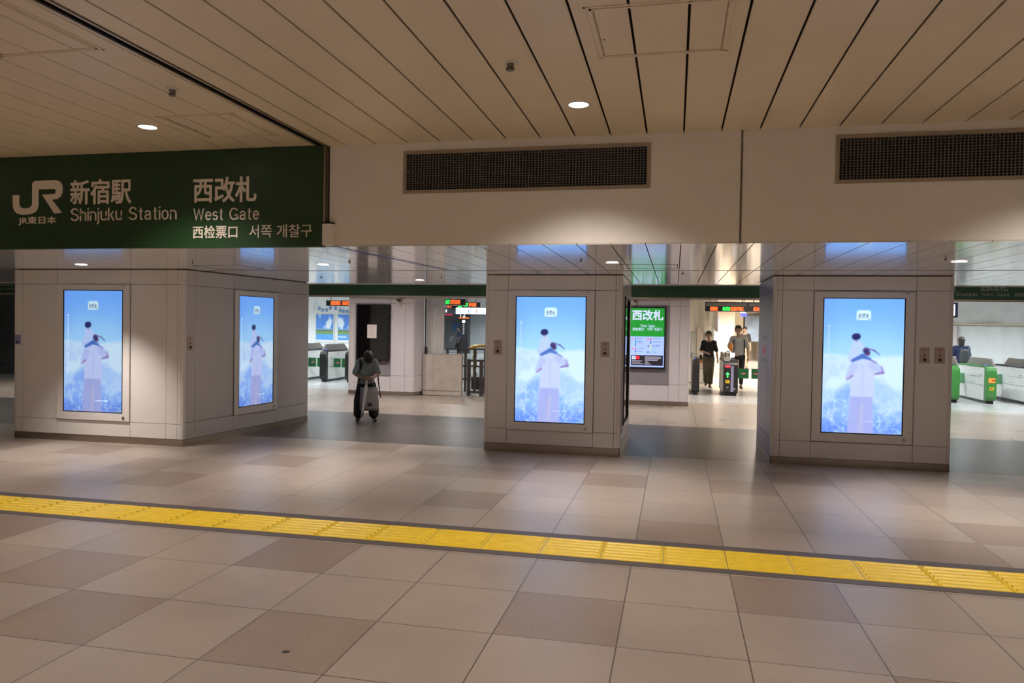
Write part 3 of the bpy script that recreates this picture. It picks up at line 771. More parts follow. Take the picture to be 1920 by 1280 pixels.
# green band sign on the far side
bs = thing('gate_band_sign', 'dark green band sign above the ticket gates, with grey station lettering at right', 'sign', (0, 18.4, 2.58))
MB().box(-26, 15, 18.32, 18.38, 2.60, 3.6).build('board', M_GREEN2, bs, world=True)
b = MB(); b.box(-26, 15, 18.30, 18.42, 2.555, 2.60); b.build('lower_trim', M_ALU, bs, world=True)
def band_text(x0, s):
    y = 18.318
    latin('West Gate', x0, x0+.56*s, 2.68, 2.762, y, M_LETTER2, bs)
    text('西改札', x0, x0+.53*s, 2.795, 2.98, y, M_LETTER2, bs, bold=.02)
    latin('Shinjuku Station', x0-1.04*s, x0-.08, 2.66, 2.762, y, M_LETTER2, bs)
    text('新宿駅', x0-1.04*s, x0-.5*s, 2.795, 2.98, y, M_LETTER2, bs, bold=.02)
    text('西检票口', x0+.66*s, x0+1.03*s, 2.675, 2.762, y, M_LETTER2, bs, bold=.006)
band_text(6.58, 1.0); band_text(-19.6, 1.2)
o = MB().box(-26, 15, 18.42, 62, 2.95, 3.0).build('ceiling', mat('hall_ceiling', (.62, .60, .56), .5)); o['kind'] = 'structure'
o = MB().box(-26, 15, 18.385, 18.42, 2.60, 3.65).build('wall_back', M_FASC); o['kind'] = 'structure'

def back_wall(label, pts, cols0, rows, recess=None):
    return pillar(label, pts, {0: (cols0, rows, (), M_LILAC), 1: ([], rows, (), M_LILAC), 3: ([], rows, (), M_LILAC)}, M_LILAC, M_LILAC, ztop=2.60, rad=.04, plinth_z=.10)
WA = [(-8.43, 18.4), (-6.60, 18.4), (-6.50, 18.95), (-8.43, 18.95)]
back_wall('pale lilac wall pier behind the bowing person, carrying a switched-off display', WA, [.18, 1.19, 1.58], [.10, .52, 2.40, 2.59])
WB = [(-2.9, 18.4), (.355, 18.4), (.355, 18.9), (-2.9, 18.9)]
back_wall('pale lilac wall pier right of the middle pillar, carrying the green gate screen', WB, [1.75, 2.77, 3.02], [.10, .51, 2.40, 2.59])
# grey backing boards (the recesses)
t = thing('display_backboard', 'dull grey backing board behind the black display', 'backing board', (-7.7, 18.39, .52))
MB().box(-8.22, -7.24, 18.375, 18.397, .52, 2.40).build('board', mat('backboard', (.30, .28, .33), .5), t, world=True)
t = thing('display_backboard', 'dull grey backing board around the green gate screen', 'backing board', (-.6, 18.39, .5))
MB().box(-1.75, -.13, 18.375, 18.397, .51, 2.42).build('board', MATS['backboard'], t, world=True)
# switched-off display with notice
t = thing('switched_off_display', 'large black switched-off display with a white paper notice behind the bowing person', 'display', (-7.71, 18.37, .88))
b = MB(); b.box(-8.165, -7.26, 18.30, 18.372, .875, 2.372); b.build('bezel', M_BLACK, t, world=True, bevel=.004)
MB().box(-8.13, -7.295, 18.292, 18.30, .93, 2.345).build('screen', M_GLASSK, t, world=True)
MB().box(-7.43, -7.33, 18.296, 18.30, .893, .905).build('maker_mark', M_ALU, t, world=True)
n_ = MB().box(-7.85, -7.59, 18.287, 18.2915, 1.49, 1.84).build('paper_notice', mat('paper', (.78, .72, .72), .7), t, world=True)
for x, m_ in ((-7.77, M_RED), (-7.71, M_GREY)):
    b = MB()
    for z in np.arange(1.54, 1.80, .022): b.box(x-.006, x+.006, 18.2862, 18.287, z, z+.014)
    b.build('notice_lines', m_, n_)
    n_.children[-1].location = -t.location if False else (0, 0, 0)
for c in n_.children:
    for v in c.data.vertices: v.co -= t.location
t = thing('hanging_cable', 'thin dark loose cable along the right edge of the black display', 'cable', (-7.24, 18.36, .9))
pts = [(-7.245+.012*math.sin(i*1.7)+.006*math.sin(i*4.1), 18.365-.012*abs(math.sin(i)), 2.34-.0482*i) for i in range(30)]
MB().tube(pts, .006, n=6).build('cable', M_BLACK, t, world=True)
b = MB(); b.tube([(-7.26, 18.36, 2.06), (-7.20, 18.36, 2.07), (-7.13, 18.36, 2.065)], .004, n=6); b.tube([(-7.25, 18.36, 2.03), (-7.19, 18.36, 2.02), (-7.17, 18.36, 1.98)], .004, n=6)
b.build('cable_tie', M_BLACK, t, world=True)
def cctv(label, x, z):
    t = thing('security_camera', label, 'security camera', (x, 18.38, z))
    MB().box(-.05, .05, -.03, .0, -.03, .05).build('mount', M_ALU, t)
    MB().cyl((-.0, -.17, .01), .03, .15, axis='y', n=16).build('body', M_DARK, t)
    MB().cyl((0, -.10, -.075), .032, .06, n=16, r2=.022).build('dome', M_WHITE, t)
    return t
cctv('small dark security camera above the switched-off display', -7.0, 2.47)
cctv('small security camera above the green gate screen', -.945, 2.49)
# green gate info screen
t = thing('gate_information_screen', 'lit portrait screen with green west gate heading and line list', 'information screen', (-.65, 18.37, .87))
MB().box(-1.085, -.215, 18.30, 18.372, .87, 2.38).build('bezel', M_BLACK, t, world=True, bevel=.004)
x0, x1, z0, z1 = -1.045, -.245, .925, 2.345
def E(name, c, e): return mat(name, lin(c), .4, var=0, emit=e)
YI = 18.298
MB().box(x0, x1, YI, 18.30, z0, z1).build('screen', E('info_white', (160, 190, 255), .75), t, world=True)
def ip(u0, u1, v0, v1, y, m, name='screen_graphic'):
    return MB().box(x0+(x1-x0)*u0, x0+(x1-x0)*u1, y, YI, z1-(z1-z0)*v1, z1-(z1-z0)*v0).build(name, m, t, world=True)
MG = E('info_green', (28, 150, 50), .66); ip(0, 1, 0, .482, YI-.001, MG)
def it(b_, u0, u1, v0, v1, m, bold=.01): text(b_, x0+(x1-x0)*u0, x0+(x1-x0)*u1, z1-(z1-z0)*v1, z1-(z1-z0)*v0, YI-.001, m, t, bold=bold, depth=.001)
MW = E('info_letters', (200, 215, 255), .9)
it('西改札', .05, .955, .035, .205, MW, .035); latin('West Gate', x0+.8*.29, x0+.8*.72, z1-1.42*.325, z1-1.42*.275, YI-.001, MW, t, depth=.001)
it('西检票口', .06, .39, .335, .385, MW, .01); it('서쪽 개찰구', .49, .94, .33, .385, MW, .005)
MGR = E('info_grey', (95, 105, 140), .6)
for (u, v0, v1, c) in ((.155, .505, .65, (60, 150, 190)), (.605, .51, .545, (215, 60, 90)), (.605, .565, .60, (60, 80, 220)), (.605, .615, .705, (190, 205, 110)),
                       (.155, .675, .705, (230, 90, 110)), (.155, .71, .755, (70, 90, 230)), (.605, .73, .765, (120, 190, 140))):
    ip(u-.018, u+.018, v0, v1, YI-.001, E('info_bar_%d_%d' % (c[0], c[1]), c, .8))
MICO = E('info_icon', (225, 120, 140), .7)
for (u, v) in ((.08, .515), (.52, .515), (.54, .63), (.08, .68), (.53, .735)): ip(u-.025, u+.025, v, v+.025, YI-.001, MICO if u < .53 and v > .51 else MGR)
it('埼京線', .2, .33, .505, .522, MGR, .02); it('湘南新宿ライン', .2, .4, .555, .572, MGR, .02); it('山手線', .2, .36, .585, .60, MGR, .02)
it('中央線(快速)', .66, .88, .508, .525, MGR, .02); it('中央本線(特急)', .66, .92, .565, .582, MGR, .02); it('中央・総武線', .66, .88, .62, .637, MGR, .02); it('(各駅停車)', .66, .84, .645, .66, MGR, .02)
it('小田急線', .2, .42, .68, .695, MGR, .02); it('京王線', .2, .36, .73, .745, MGR, .02); it('山手線', .66, .78, .735, .75, MGR, .02)
ip(.025, .975, .80, .975, YI-.001, E('info_black', (38, 32, 40), .7))
ip(.055, .165, .815, .873, YI-.002, MW); ip(.17, .28, .815, .873, YI-.002, E('info_red', (215, 40, 60), .8))
b = MB()
for (u0, u1, v) in ((.055, .36, .893), (.055, .31, .917), (.055, .40, .943), (.44, .92, .822), (.44, .92, .842), (.44, .85, .86), (.44, .82, .88), (.44, .54, .905), (.44, .56, .925), (.44, .62, .945)):
    b.box(x0+(x1-x0)*u0, x0+(x1-x0)*u1, YI-.002, YI-.001, z1-(z1-z0)*(v+.010), z1-(z1-z0)*v)
b.build('screen_lines', E('info_lines', (165, 165, 185), .7), t, world=True)
b = MB(); b.cyl((x0+.088, YI-.003, z1-(z1-z0)*.835), .014, .001, axis='y', n=14); b.box(x0+.06, x0+.116, YI-.003, YI-.002, z1-(z1-z0)*.855, z1-(z1-z0)*.848)
b.build('screen_icon', E('info_navy', (40, 50, 110), .7), t, world=True)

# door panel, barrier board and fence between the piers
t = thing('partition_panel', 'tall grey panel with upright seams right of the lilac pier', 'panel', (-6.2, 18.98, 0))
b = MB(); b.box(-6.47, -6.30, 18.96, 19.0, 0, 2.59); b.box(-6.292, -5.97, 18.96, 19.0, 0, 2.375); b.box(-6.292, -5.97, 18.96, 19.0, 2.385, 2.59)
b.build('board', mat('partition', (.66, .67, .70), .4), t, world=True)
MB().box(-6.50, -6.47, 18.955, 19.0, 0, 2.59).build('edge_strip', M_DARK, t, world=True)
MB().box(-6.50, -6.42, 18.93, 18.955, 1.08, 1.28).build('latch', M_DARK, t, world=True)
t = thing('barrier_board', 'low scuffed off-white board barrier standing beside the fence', 'barrier', (-5.95, 18.85, 0))
b = MB(); b.box(-6.49, -6.20, 18.80, 18.84, .015, 1.075); b.box(-6.195, -5.42, 18.80, 18.84, .015, 1.085)
b.build('board', mat('scuffed_board', (.55, .50, .47), .5, var=.12, scale=4), t, world=True)
b = MB(); b.box(-6.49, -5.42, 18.79, 18.80, .13, .14); b.box(-6.49, -5.41, 18.80, 18.85, 1.085, 1.10); b.box(-5.425, -5.405, 18.80, 18.85, 0, 1.09)
b.build('edge_strip', mat('edge_brown', (.32, .27, .23), .5), t, world=True)
t = thing('metal_fence', 'dark bronze post and rail fence beside the middle pillar', 'fence', (-4.6, 19.1, 0))
for x in (-5.31, -4.97, -4.0, -3.1): MB().box(x-.045, x+.045, 19.08, 19.14, 0, .97 if x < -5.2 else .96).build('post', M_DARK, t, world=True)
for z in (.93, .10): MB().box(-5.30, -3.1, 19.09, 19.13, z-.03, z+.03).build('rail', M_DARK, t, world=True)
for x in (-5.16, -4.80, -4.4): MB().box(x-.012, x+.012, 19.1, 19.12, .12, .92).build('baluster', M_DARK, t, world=True)
t = thing('inner_fence', 'second dark tube fence standing behind the bronze fence', 'fence', (-5.2, 20.2, 0))
for x in (-6.25, -5.72, -5.45, -5.15): MB().box(x-.03, x+.03, 20.18, 20.24, 0, 1.22).build('post', M_DARK, t, world=True)
for z in (1.2, .72, .35): MB().box(-6.27, -3.5, 20.19, 20.23, z-.022, z+.022).build('rail', M_DARK, t, world=True)
t = thing('wrapped_post', 'yellow and black wrapped barrier post behind the fence', 'barrier post', (-5.72, 21.2, 0))
b = MB(); b.tube([(-5.72+.015*math.sin(i*2), 21.2, .35+.1*i) for i in range(10)], [.055+.012*math.sin(i*2.3) for i in range(10)], n=10)
b.build('wrapping', mat('wrap_yellow', (.45, .42, .06), .6, var=.4, scale=30), t, world=True, smooth=True)
b = MB(); b.tube([(-5.87, 21.2, 1.20), (-5.72, 21.15, 1.25), (-5.52, 21.2, 1.27), (-5.27, 21.2, 1.24)], .04, n=8); b.build('bar', mat('bar_amber', (.75, .38, .02), .4), t, world=True, smooth=True)
MB().box(-5.79, -5.42, 21.1, 21.3, 0, .35).build('base', M_BLACK, t, world=True)
t = thing('wrapped_post', 'striped yellow barrier post at the right of the first wrapped post', 'barrier post', (-5.42, 21.4, 0))
b = MB()
for i in range(9): b.cyl((-5.42, 21.4, .1+.13*i), .05, .065, n=12)
b.build('stripe', mat('wrap_yellow2', (.62, .4, .03), .5), t, world=True)
MB().cyl((-5.42, 21.4, 0), .045, 1.24, n=12).build('pole', M_BLACK, t, world=True)

# ------------------------------------------------------------------ BACK HALL AND CORRIDORS
def wallbox(name, x0, x1, y0, y1, m, z1=2.95, z0=0):
    o = MB().box(x0, x1, y0, y1, z0, z1).build(name, m); o['kind'] = 'structure'; return o
wallbox('wall_left', -26.2, -26, -9, 62, M_REAR, 3.7)
wallbox('wall_right', 15, 15.2, -9, 62, M_REAR, 3.7)
wallbox('wall_rear', -26, 15, -9.2, -9, M_REAR, 3.7)
wallbox('wall_far', -26, 15, 62, 62.2, M_BEIGE)
# far left dark shutters
mb = MB()
for z in (0.35, .95, 1.55, 2.15): mb.box(-26, -16.5, 20.85, 20.95, z+.005, z+.595)
mb.box(-26, -16.5, 20.87, 20.95, 0, .35); mb.box(-26, -16.5, 20.87, 20.95, 2.74, 2.95)
o = mb.build('wall_shutter', M_DARKW); o['kind'] = 'structure'
# left hall back wall with posters
wallbox('wall_poster', -16.5, -9.0, 27.0, 27.2, M_SHEET)
wallbox('wall_poster_side', -16.6, -16.5, 20.95, 27.2, M_SHEET)
wallbox('wall_corridor_left', -9.2, -9.0, 27.2, 27.8, M_GREYW)
wallbox('wall_corridor_end', -22, -15.0, 56, 56.2, M_GREYW)
wallbox('wall_corridor_side', -14.0, -4.5, 50, 50.2, mat('pale_wall', (.62, .66, .68), .5))
wallbox('wall_divider', -2.9, -2.7, 18.9, 50, M_BEIGE)
# middle corridor
wallbox('wall_hoarding', -.6, 1.32, 26.6, 26.7, M_BEIGE)
wallbox('wall_hoarding_side', .2, .32, 18.9, 26.6, M_SHEET)
wallbox('wall_corridor_beige', 1.35, 2.25, 30, 36, M_BEIGE)
wallbox('wall_corridor_cream', 2.2, 3.25, 38, 38.2, mat('cream_wall', (.82, .74, .6), .5))
wallbox('wall_corridor_right', 5.2, 5.4, 18.9, 62, M_BEIGE)
wallbox('wall_corridor_brown', 5.0, 5.2, 40, 62, mat('brown_wall', (.42, .33, .25), .4))
# right hall
wallbox('wall_hall_right', 5.4, 15, 27.4, 27.6, M_BEIGE)

def sheet(label, x0, x1, z0, z1, y, amp, waves, m, name='plastic_sheet', seed=1, drape=0):
    rs = np.random.RandomState(seed); W, H = 90, 40
    U, V = np.meshgrid(np.linspace(0, 1, W+1), np.linspace(0, 1, H+1))
    ph = rs.rand(3)*6
    D = amp*(np.sin(U*waves*6.28+ph[0]+.8*np.sin(V*3+ph[1]))+.4*np.sin(U*waves*15+ph[2]+V*2))
    Zs = z0+(z1-z0)*V
    if drape: Zs = z0+(z1-z0)*V-drape*(1-V)*np.abs(np.sin(U*math.pi*2.5))*.5
    D = D*(1-.5*V) if drape else D
    co = np.stack([x0+(x1-x0)*U, y-D-amp*1.5, Zs], -1).reshape(-1, 3)
    idx = np.arange((W+1)*(H+1)).reshape(H+1, W+1)
    q = np.stack([idx[:-1, :-1], idx[:-1, 1:], idx[1:, 1:], idx[1:, :-1]], -1).reshape(-1, 4)
    me = bpy.data.meshes.new(name); off = np.array([(x0+x1)/2, y, z0])
    me.from_pydata((co-off).tolist(), [], q.tolist()); me.materials.append(m); me.polygons.foreach_set('use_smooth', [True]*len(me.polygons))
    o = bpy.data.objects.new(name, me); COL.objects.link(o); o.location = off.tolist()
    s = o.modifiers.new('thickness', 'SOLIDIFY'); s.thickness = .004
    return tag(o, label, 'plastic sheet')
sheet('pale ribbed protective sheeting covering the wall behind the right gates', 6.2, 14.9, .02, 2.13, 27.38, .045, 16, M_SHEET, seed=3)
sheet('gathered white sheet hung along the top of the right hall wall', 6.2, 14.9, 2.20, 2.93, 27.33, .045, 6, M_SHEET, seed=5, drape=.12)
t = thing('wooden_batten', 'thin pale wooden batten across the sheeted right wall', 'batten', (10.5, 27.2, 2.15))
MB().box(8.9, 14.5, 27.16, 27.39, 2.135, 2.185).build('batten', mat('pale_wood', (.65, .58, .45), .6), t, world=True)
sheet('white curtain sheet hung left of the man in black', .34, 1.30, .02, 2.05, 26.5, .02, 3, M_SHEET, seed=8)
sheet('gathered drape swagged over the curtain sheet left of the man in black', .34, 1.42, 2.02, 2.92, 26.35, .06, 2, mat('cream_sheet', (.62, .60, .54), .6), seed=9, drape=.5)
t = thing('hoarding_notice', 'tall framed pale notice on the curtain wall left of the man in black', 'notice board', (.85, 26.38, .85))
MB().box(.72, .98, 26.34, 26.37, .5, 2.0).build('frame', M_ALU, t, world=True); MB().box(.745, .955, 26.33, 26.34, .53, 1.97).build('sheet', mat('pinkish_paper', (.68, .62, .60), .6), t, world=True)
t = thing('hall_notice', 'pale framed notice with red lines at the left end of the right hall wall', 'notice board', (9.0, 27.1, 1.0))
MB().box(8.75, 9.1, 27.16, 27.21, .0, 2.12).build('frame', M_ALU, t, world=True); MB().box(8.78, 9.07, 27.15, 27.16, .93, 2.09).build('sheet', MATS['pinkish_paper'], t, world=True)
b = MB()
for i in range(5): b.box(8.82, 8.87, 27.146, 27.15, 1.2+i*.1, 1.26+i*.1)
b.build('red_lines', M_RED, t, world=True)
t = thing('arrow_sign', 'white hanging sign with a black arrow beside the right pillar', 'sign', (6.1, 19.2, 2.24))
MB().box(5.85, 6.42, 19.2, 19.26, 2.22, 2.57).build('frame', mat('sign_navy', (.05, .07, .2), .4), t, world=True)
MB().box(5.87, 6.36, 19.195, 19.2, 2.26, 2.53).build('face', M_LITW, t, world=True)
MB().prism([(6.20, 2.33), (6.28, 2.395), (6.20, 2.46)], 'y', 19.19, 19.195).build('arrow', M_BLACK, t, world=True)
b = MB(); b.box(6.2, 6.22, 19.22, 19.24, 2.57, 2.95); b.build('hanger', M_ALU, t, world=True)

# posters in the left hall
def poster_img(seed, grass=.35):
    H, W = 72, 46; v = (np.arange(H)+.5)/H; u = (np.arange(W)+.5)/W; U, V = np.meshgrid(u, v); YT = 1-V
    rs = np.random.RandomState(seed); img = np.zeros((H, W, 3))
    def n(f):
        r = rs.rand(int(f)+2, int(f)+2); gx = U*f; gy = V*f; ix = gx.astype(int); iy = gy.astype(int); tx = gx-ix; ty = gy-iy
        return (r[iy, ix]*(1-tx)+r[iy, ix+1]*tx)*(1-ty)+(r[iy+1, ix]*(1-tx)+r[iy+1, ix+1]*tx)*ty
    nn = .6*n(4)+.4*n(9)
    img[:] = (85, 140, 225)
    def bl(c, m):
        nonlocal img; m = np.clip(m, 0, 1)[..., None]; img = img*(1-m)+np.array(c, float)*m
    cx = .75 if seed % 2 else .2
    bl((225, 238, 250), sstep(.45, .75, nn+.5*np.exp(-((U-cx)**2/.03+(YT-.35)**2/.05))-.1))
    bl((150, 185, 215), sstep(.50, .56, YT)); bl((70, 110, 120), sstep(.56, .58, YT)); bl((125, 158, 95), sstep(.60, .62, YT)); bl((95, 135, 75), sstep(.6, .8, nn)*(YT > .6))
    bl((95, 165, 230), sstep(.72, .735, YT)); bl((220, 235, 250), (sstep(.78, .80, YT)*sstep(.86, .84, YT))*(nn > .45)*.8); bl((235, 235, 235), sstep(.94, .95, YT))
    img = np.clip(img, 0, 255)/255
    return np.where(img <= .04045, img/12.92, ((img+.055)/1.055)**2.4)
M_PRINT = vcol_mat('poster_print', 0, .5)
for sd, x0, x1, lb in ((3, -13.72, -12.99, 'left of two summer landscape posters with blue sky in the left hall'), (6, -12.80, -12.07, 'right of two summer landscape posters, half hidden by the lilac pier')):
    t = thing('landscape_poster', lb, 'poster', ((x0+x1)/2, 26.98, 1.15))
    b = MB(); b.box(-.40, .40, -.01, .015, -.03, 1.10); b.build('frame', M_WHITE, t)
    picture_mesh('print', poster_img(sd), -.365, .365, 0, 1.06, -.012, M_PRINT, t)
M_EMB = mat('emblem_blue', (.10, .25, .55), .5)
for i, (x, z) in enumerate(((-13.60, 2.44), (-13.46, 2.37), (-13.29, 2.38), (-13.13, 2.46), (-12.92, 2.45), (-12.72, 2.36), (-12.58, 2.34), (-12.42, 2.33))):
    t = thing('wall_emblem', 'small round blue emblem in the row above the landscape posters', 'wall decal', (x, 26.995, z), group='round blue emblems above the posters')
    b = MB(); n_ = 20; vs = []; fs = []
    for rr in (.036, .062):
        for y in (-.004, -.001): vs += [(rr*math.cos(2*math.pi*k/n_), y, rr*1.15*math.sin(2*math.pi*k/n_)) for k in range(n_)]
    for k in range(n_):
        k2 = (k+1) % n_
        fs += [(k, k2, 2*n_+k2, 2*n_+k), (n_+k, n_+k2, 3*n_+k2, 3*n_+k), (2*n_+k, 2*n_+k2, 3*n_+k2, 3*n_+k)]
    b.add(vs, fs); b.box(-.02, .02, -.004, -.001, -.02, .025); b.build('ring', M_EMB, t)
t = thing('wall_scribble', 'slanted handwritten style grey decal left of the emblem row', 'wall decal', (-13.82, 26.99, 2.3))
b = MB()
for i in range(5): b.tube([(-13.9+.02*i, 26.99, 2.25+.09*i), (-13.84+.02*i, 26.99, 2.28+.09*i), (-13.86+.03*i, 26.99, 2.33+.09*i)], .006, n=5)
b.build('strokes', mat('decal_grey', (.35, .45, .5), .5), t, world=True)

# LED boards
def led_board(label, x0, x1, y, z0, z1, blocks, header=True, z2=2.95):
    t = thing('departure_board', label, 'departure board', ((x0+x1)/2, y, z0))
    MB().box(x0, x1, y, y+.12, z0, z1).build('housing', M_BLACK, t, world=True, bevel=.006)
    hz = z0+(z1-z0)*.56 if header else z1
    if header: MB().box(x0+.02, x1-.02, y-.004, y, hz, z1-.03).build('header', mat('header_grey', (.16, .16, .15), .4), t, world=True)
    rr = random.Random(int(x0*100)); H = hz-z0
    for (u0, u1, m) in blocks:
        b = MB(); xa, xb = x0+(x1-x0)*u0, x0+(x1-x0)*u1; n = max(4, int((xb-xa)/.016)); rows = 9
        for i in range(n):
            for j in range(rows):
                if rr.random() < .74:
                    cx = xa+(xb-xa)*(i+.5)/n; cz = z0+H*(.14+.72*(j+.5)/rows); s = .0066
                    b.box(cx-s, cx+s, y-.003, y, cz-s, cz+s)
        b.build('led_characters', m, t, world=True)
    for x in (x0+.15, x1-.15): MB().box(x-.015, x+.015, y+.04, y+.07, z1, z2).build('hanger', M_ALU, t, world=True)
    return t
led_board('wide double departure board hanging above the men at the middle gates', .83, 2.0, 22.0, 2.37, 2.64, ((.12, .30, M_ORANGE), (.41, .59, M_LEDG), (.60, .90, M_ORANGE)))
led_board('departure board with orange and green text beside the right pillar flank', 2.005, 3.2, 22.0, 2.37, 2.64, ((.12, .28, M_ORANGE), (.33, .50, M_LEDG), (.52, .85, M_ORANGE)))
led_board('departure board with orange text above the left gates', -11.35, -10.2, 23.0, 2.44, 2.62, ((.15, .45, M_ORANGE), (.5, .8, M_ORANGE)), header=False)
led_board('upper left departure board over the fenced corridor', -7.56, -6.84, 24.0, 2.53, 2.74, ((.05, .28, M_LEDG), (.30, .78, M_ORANGE)), header=False)
led_board('lower right departure board over the fenced corridor', -7.02, -6.42, 24.3, 2.47, 2.64, ((.05, .33, M_LEDG), (.38, .82, M_ORANGE)), header=False)
led_board('narrow departure board under the upper one over the fenced corridor', -7.6, -7.05, 24.4, 2.44, 2.52, ((.05, .3, M_ORANGE), (.72, .97, M_LEDG)), header=False)
t = thing('direction_sign', 'long backlit white direction sign with coloured bars over the fenced corridor', 'sign', (-6.7, 24.1, 2.27))
MB().box(-7.55, -7.17, 24.06, 24.16, 2.24, 2.45).build('dark_panel', mat('sign_slate', (.10, .12, .14), .4), t, world=True)
MB().box(-7.17, -5.6, 24.06, 24.16, 2.24, 2.45).build('lit_panel', M_LITW, t, world=True)
for x, c in ((-7.0, (90, 190, 180)), (-6.72, (60, 70, 190)), (-6.45, (200, 60, 80))): MB().box(x-.01, x+.01, 24.052, 24.06, 2.27, 2.40).build('line_bar', E('bar%d' % c[0], c, .5), t, world=True)
b = MB(); b.prism([(-7.13, 2.345), (-7.10, 2.375), (-7.10, 2.35), (-7.06, 2.35), (-7.06, 2.34), (-7.10, 2.34), (-7.10, 2.315)], 'y', 24.052, 24.06); b.build('arrow', M_GREY, t, world=True)
b = MB(); b.cyl((-7.5, 24.05, 2.37), .02, .01, axis='y', n=12); b.box(-7.53, -7.48, 24.05, 24.06, 2.29, 2.345); b.build('pictogram', M_LITW, t, world=True)
for x in (-7.4, -6.0): MB().box(x-.015, x+.015, 24.1, 24.13, 2.45, 2.95).build('hanger', M_ALU, t, world=True)
t = thing('red_tag_sign', 'tiny red sign hanging under the direction sign', 'sign', (-7.45, 24.1, 2.2))
MB().box(-7.55, -7.3, 24.07, 24.12, 2.19, 2.236).build('face', M_REDL, t, world=True)
# number pillar
t = thing('platform_number_pillar', 'black pillar with white number 12 and an orange stripe down the corridor', 'pillar', (-13.75, 48, 0))
MB().box(-14.05, -13.45, 48, 48.6, 0, 2.95).build('shaft', mat('pillar_black', (.03, .03, .035), .4), t, world=True)
MB().box(-14.07, -13.38, 47.98, 48.0, 2.33, 2.40).build('orange_stripe', M_ORANGE, t, world=True)
text('12', -13.98, -13.62, 2.42, 2.78, 47.99, M_LITW, t, bold=.0, depth=.01)
MB().box(-13.85, -13.65, 47.985, 48, 2.05, 2.22).build('white_square', M_LITW, t, world=True)
b = MB()
for i in range(6): b.box(-13.80, -13.70, 47.985, 48, 1.28+.12*i, 1.36+.12*i)
b.build('small_writing', mat('dim_white', (.5, .5, .5), .5), t, world=True)
t = thing('blue_notice', 'small blue notice on the grey wall down the left corridor', 'notice board', (-16.5, 55.95, 1.5))
MB().box(-16.9, -16.3, 55.96, 55.99, 1.45, 2.05).build('sheet', mat('notice_blue', (.10, .22, .55), .5), t, world=True)
o = MB().box(-18, -14.5, 46, 46.3, 0, .006).build('tactile_line', M_YEL); tag(o, 'thin yellow tactile line on the floor far down the left corridor', 'tactile paving')
o = MB().box(2.9, 5.0, 33.5, 33.8, 0, .006).build('tactile_line', M_YEL); tag(o, 'thin yellow tactile line on the floor behind the men', 'tactile paving')
t = thing('hanging_banner', 'narrow blue and white vertical banner on the beige corridor wall', 'banner', (1.55, 29.95, 1.4))
MB().box(1.50, 1.66, 29.96, 29.99, 1.35, 2.38).build('cloth', mat('banner_blue', (.42, .42, .75), .6, var=.3, scale=9), t, world=True)
t = thing('orange_round_sign', 'small orange round sign on the cream wall above the men', 'sign', (2.3, 37.95, 2.25))
MB().cyl((2.62, 37.95, 2.17), .13, .03, axis='y', n=20).build('disc', mat('orange_paint', (.9, .35, .12), .5), t, world=True)
t = thing('blue_hanging_sign', 'small white and blue sign hanging below the double departure board', 'sign', (2.5, 28, 2.4))
MB().box(2.30, 2.52, 28, 28.05, 2.33, 2.46).build('lower_face', E('sign_blue_lit', (110, 120, 230), .8), t, world=True)
MB().box(2.30, 2.52, 28, 28.05, 2.465, 2.62).build('upper_face', M_LITW, t, world=True)
MB().prism([(2.38, 2.60), (2.52, 2.60), (2.52, 2.47), (2.44, 2.50)], 'y', 27.99, 28).build('wave_mark', mat('deep_navy', (.02, .02, .12), .4), t, world=True)
MB().box(2.40, 2.42, 28.02, 28.04, 2.62, 2.95).build('hanger', M_ALU, t, world=True)
t = thing('far_poster', 'dim blue poster with a dark figure at the far end of the middle corridor', 'poster', (5.0, 45, 1.2))
MB().box(4.0, 5.0, 45.5, 45.6, 1.2, 2.7).build('sheet', mat('far_blue', (.30, .40, .55), .5, var=.3, scale=2), t, world=True)
t = thing('lit_side_panel', 'pale lit advertising panel at the right edge of the middle corridor', 'light panel', (4.95, 38, 1))
MB().box(4.90, 4.98, 37, 41, 1.1, 2.5).build('face', E('panel_lit', (190, 215, 240), .8), t, world=True)

# hall lights
hl0 = downlight('hall_downlight', 'recessed lamp in the ticket hall ceiling', 'ceiling light', (-12.5, 20.6, 2.95), .10, P_HALL, COOL, 165, group='ticket hall ceiling lamps hidden behind the green band', lens=M_LENSC)
for x, y in ((-10.0, 20.6), (-15, 20.6), (-10.5, 24.5), (-13.0, 24.5), (-15.5, 24.5), (6.9, 20.6), (9.6, 20.6), (12.4, 20.6), (6.9, 24.6), (9.6, 24.6), (12.4, 24.6), (-6.5, 22), (-7.5, 30), (-8, 35), (-10.5, 38), (-10.5, 44), (-15.5, 44), (-16, 52), (-12.5, 47)):
    dup(hl0, (x, y, 2.95))
cl0 = downlight('corridor_downlight', 'recessed warm lamp in the middle corridor ceiling', 'ceiling light', (1.5, 28.2, 2.95), .10, P_CORR, CREAM, 165, group='middle corridor ceiling lamps')
for x, y in ((4.3, 26), (3.4, 29), (2.7, 34), (4.6, 43.5), (3.8, 34), (4.2, 40), (3, 46), (4, 54), (2.2, 20.2)):
    dup(cl0, (x, y, 2.95))

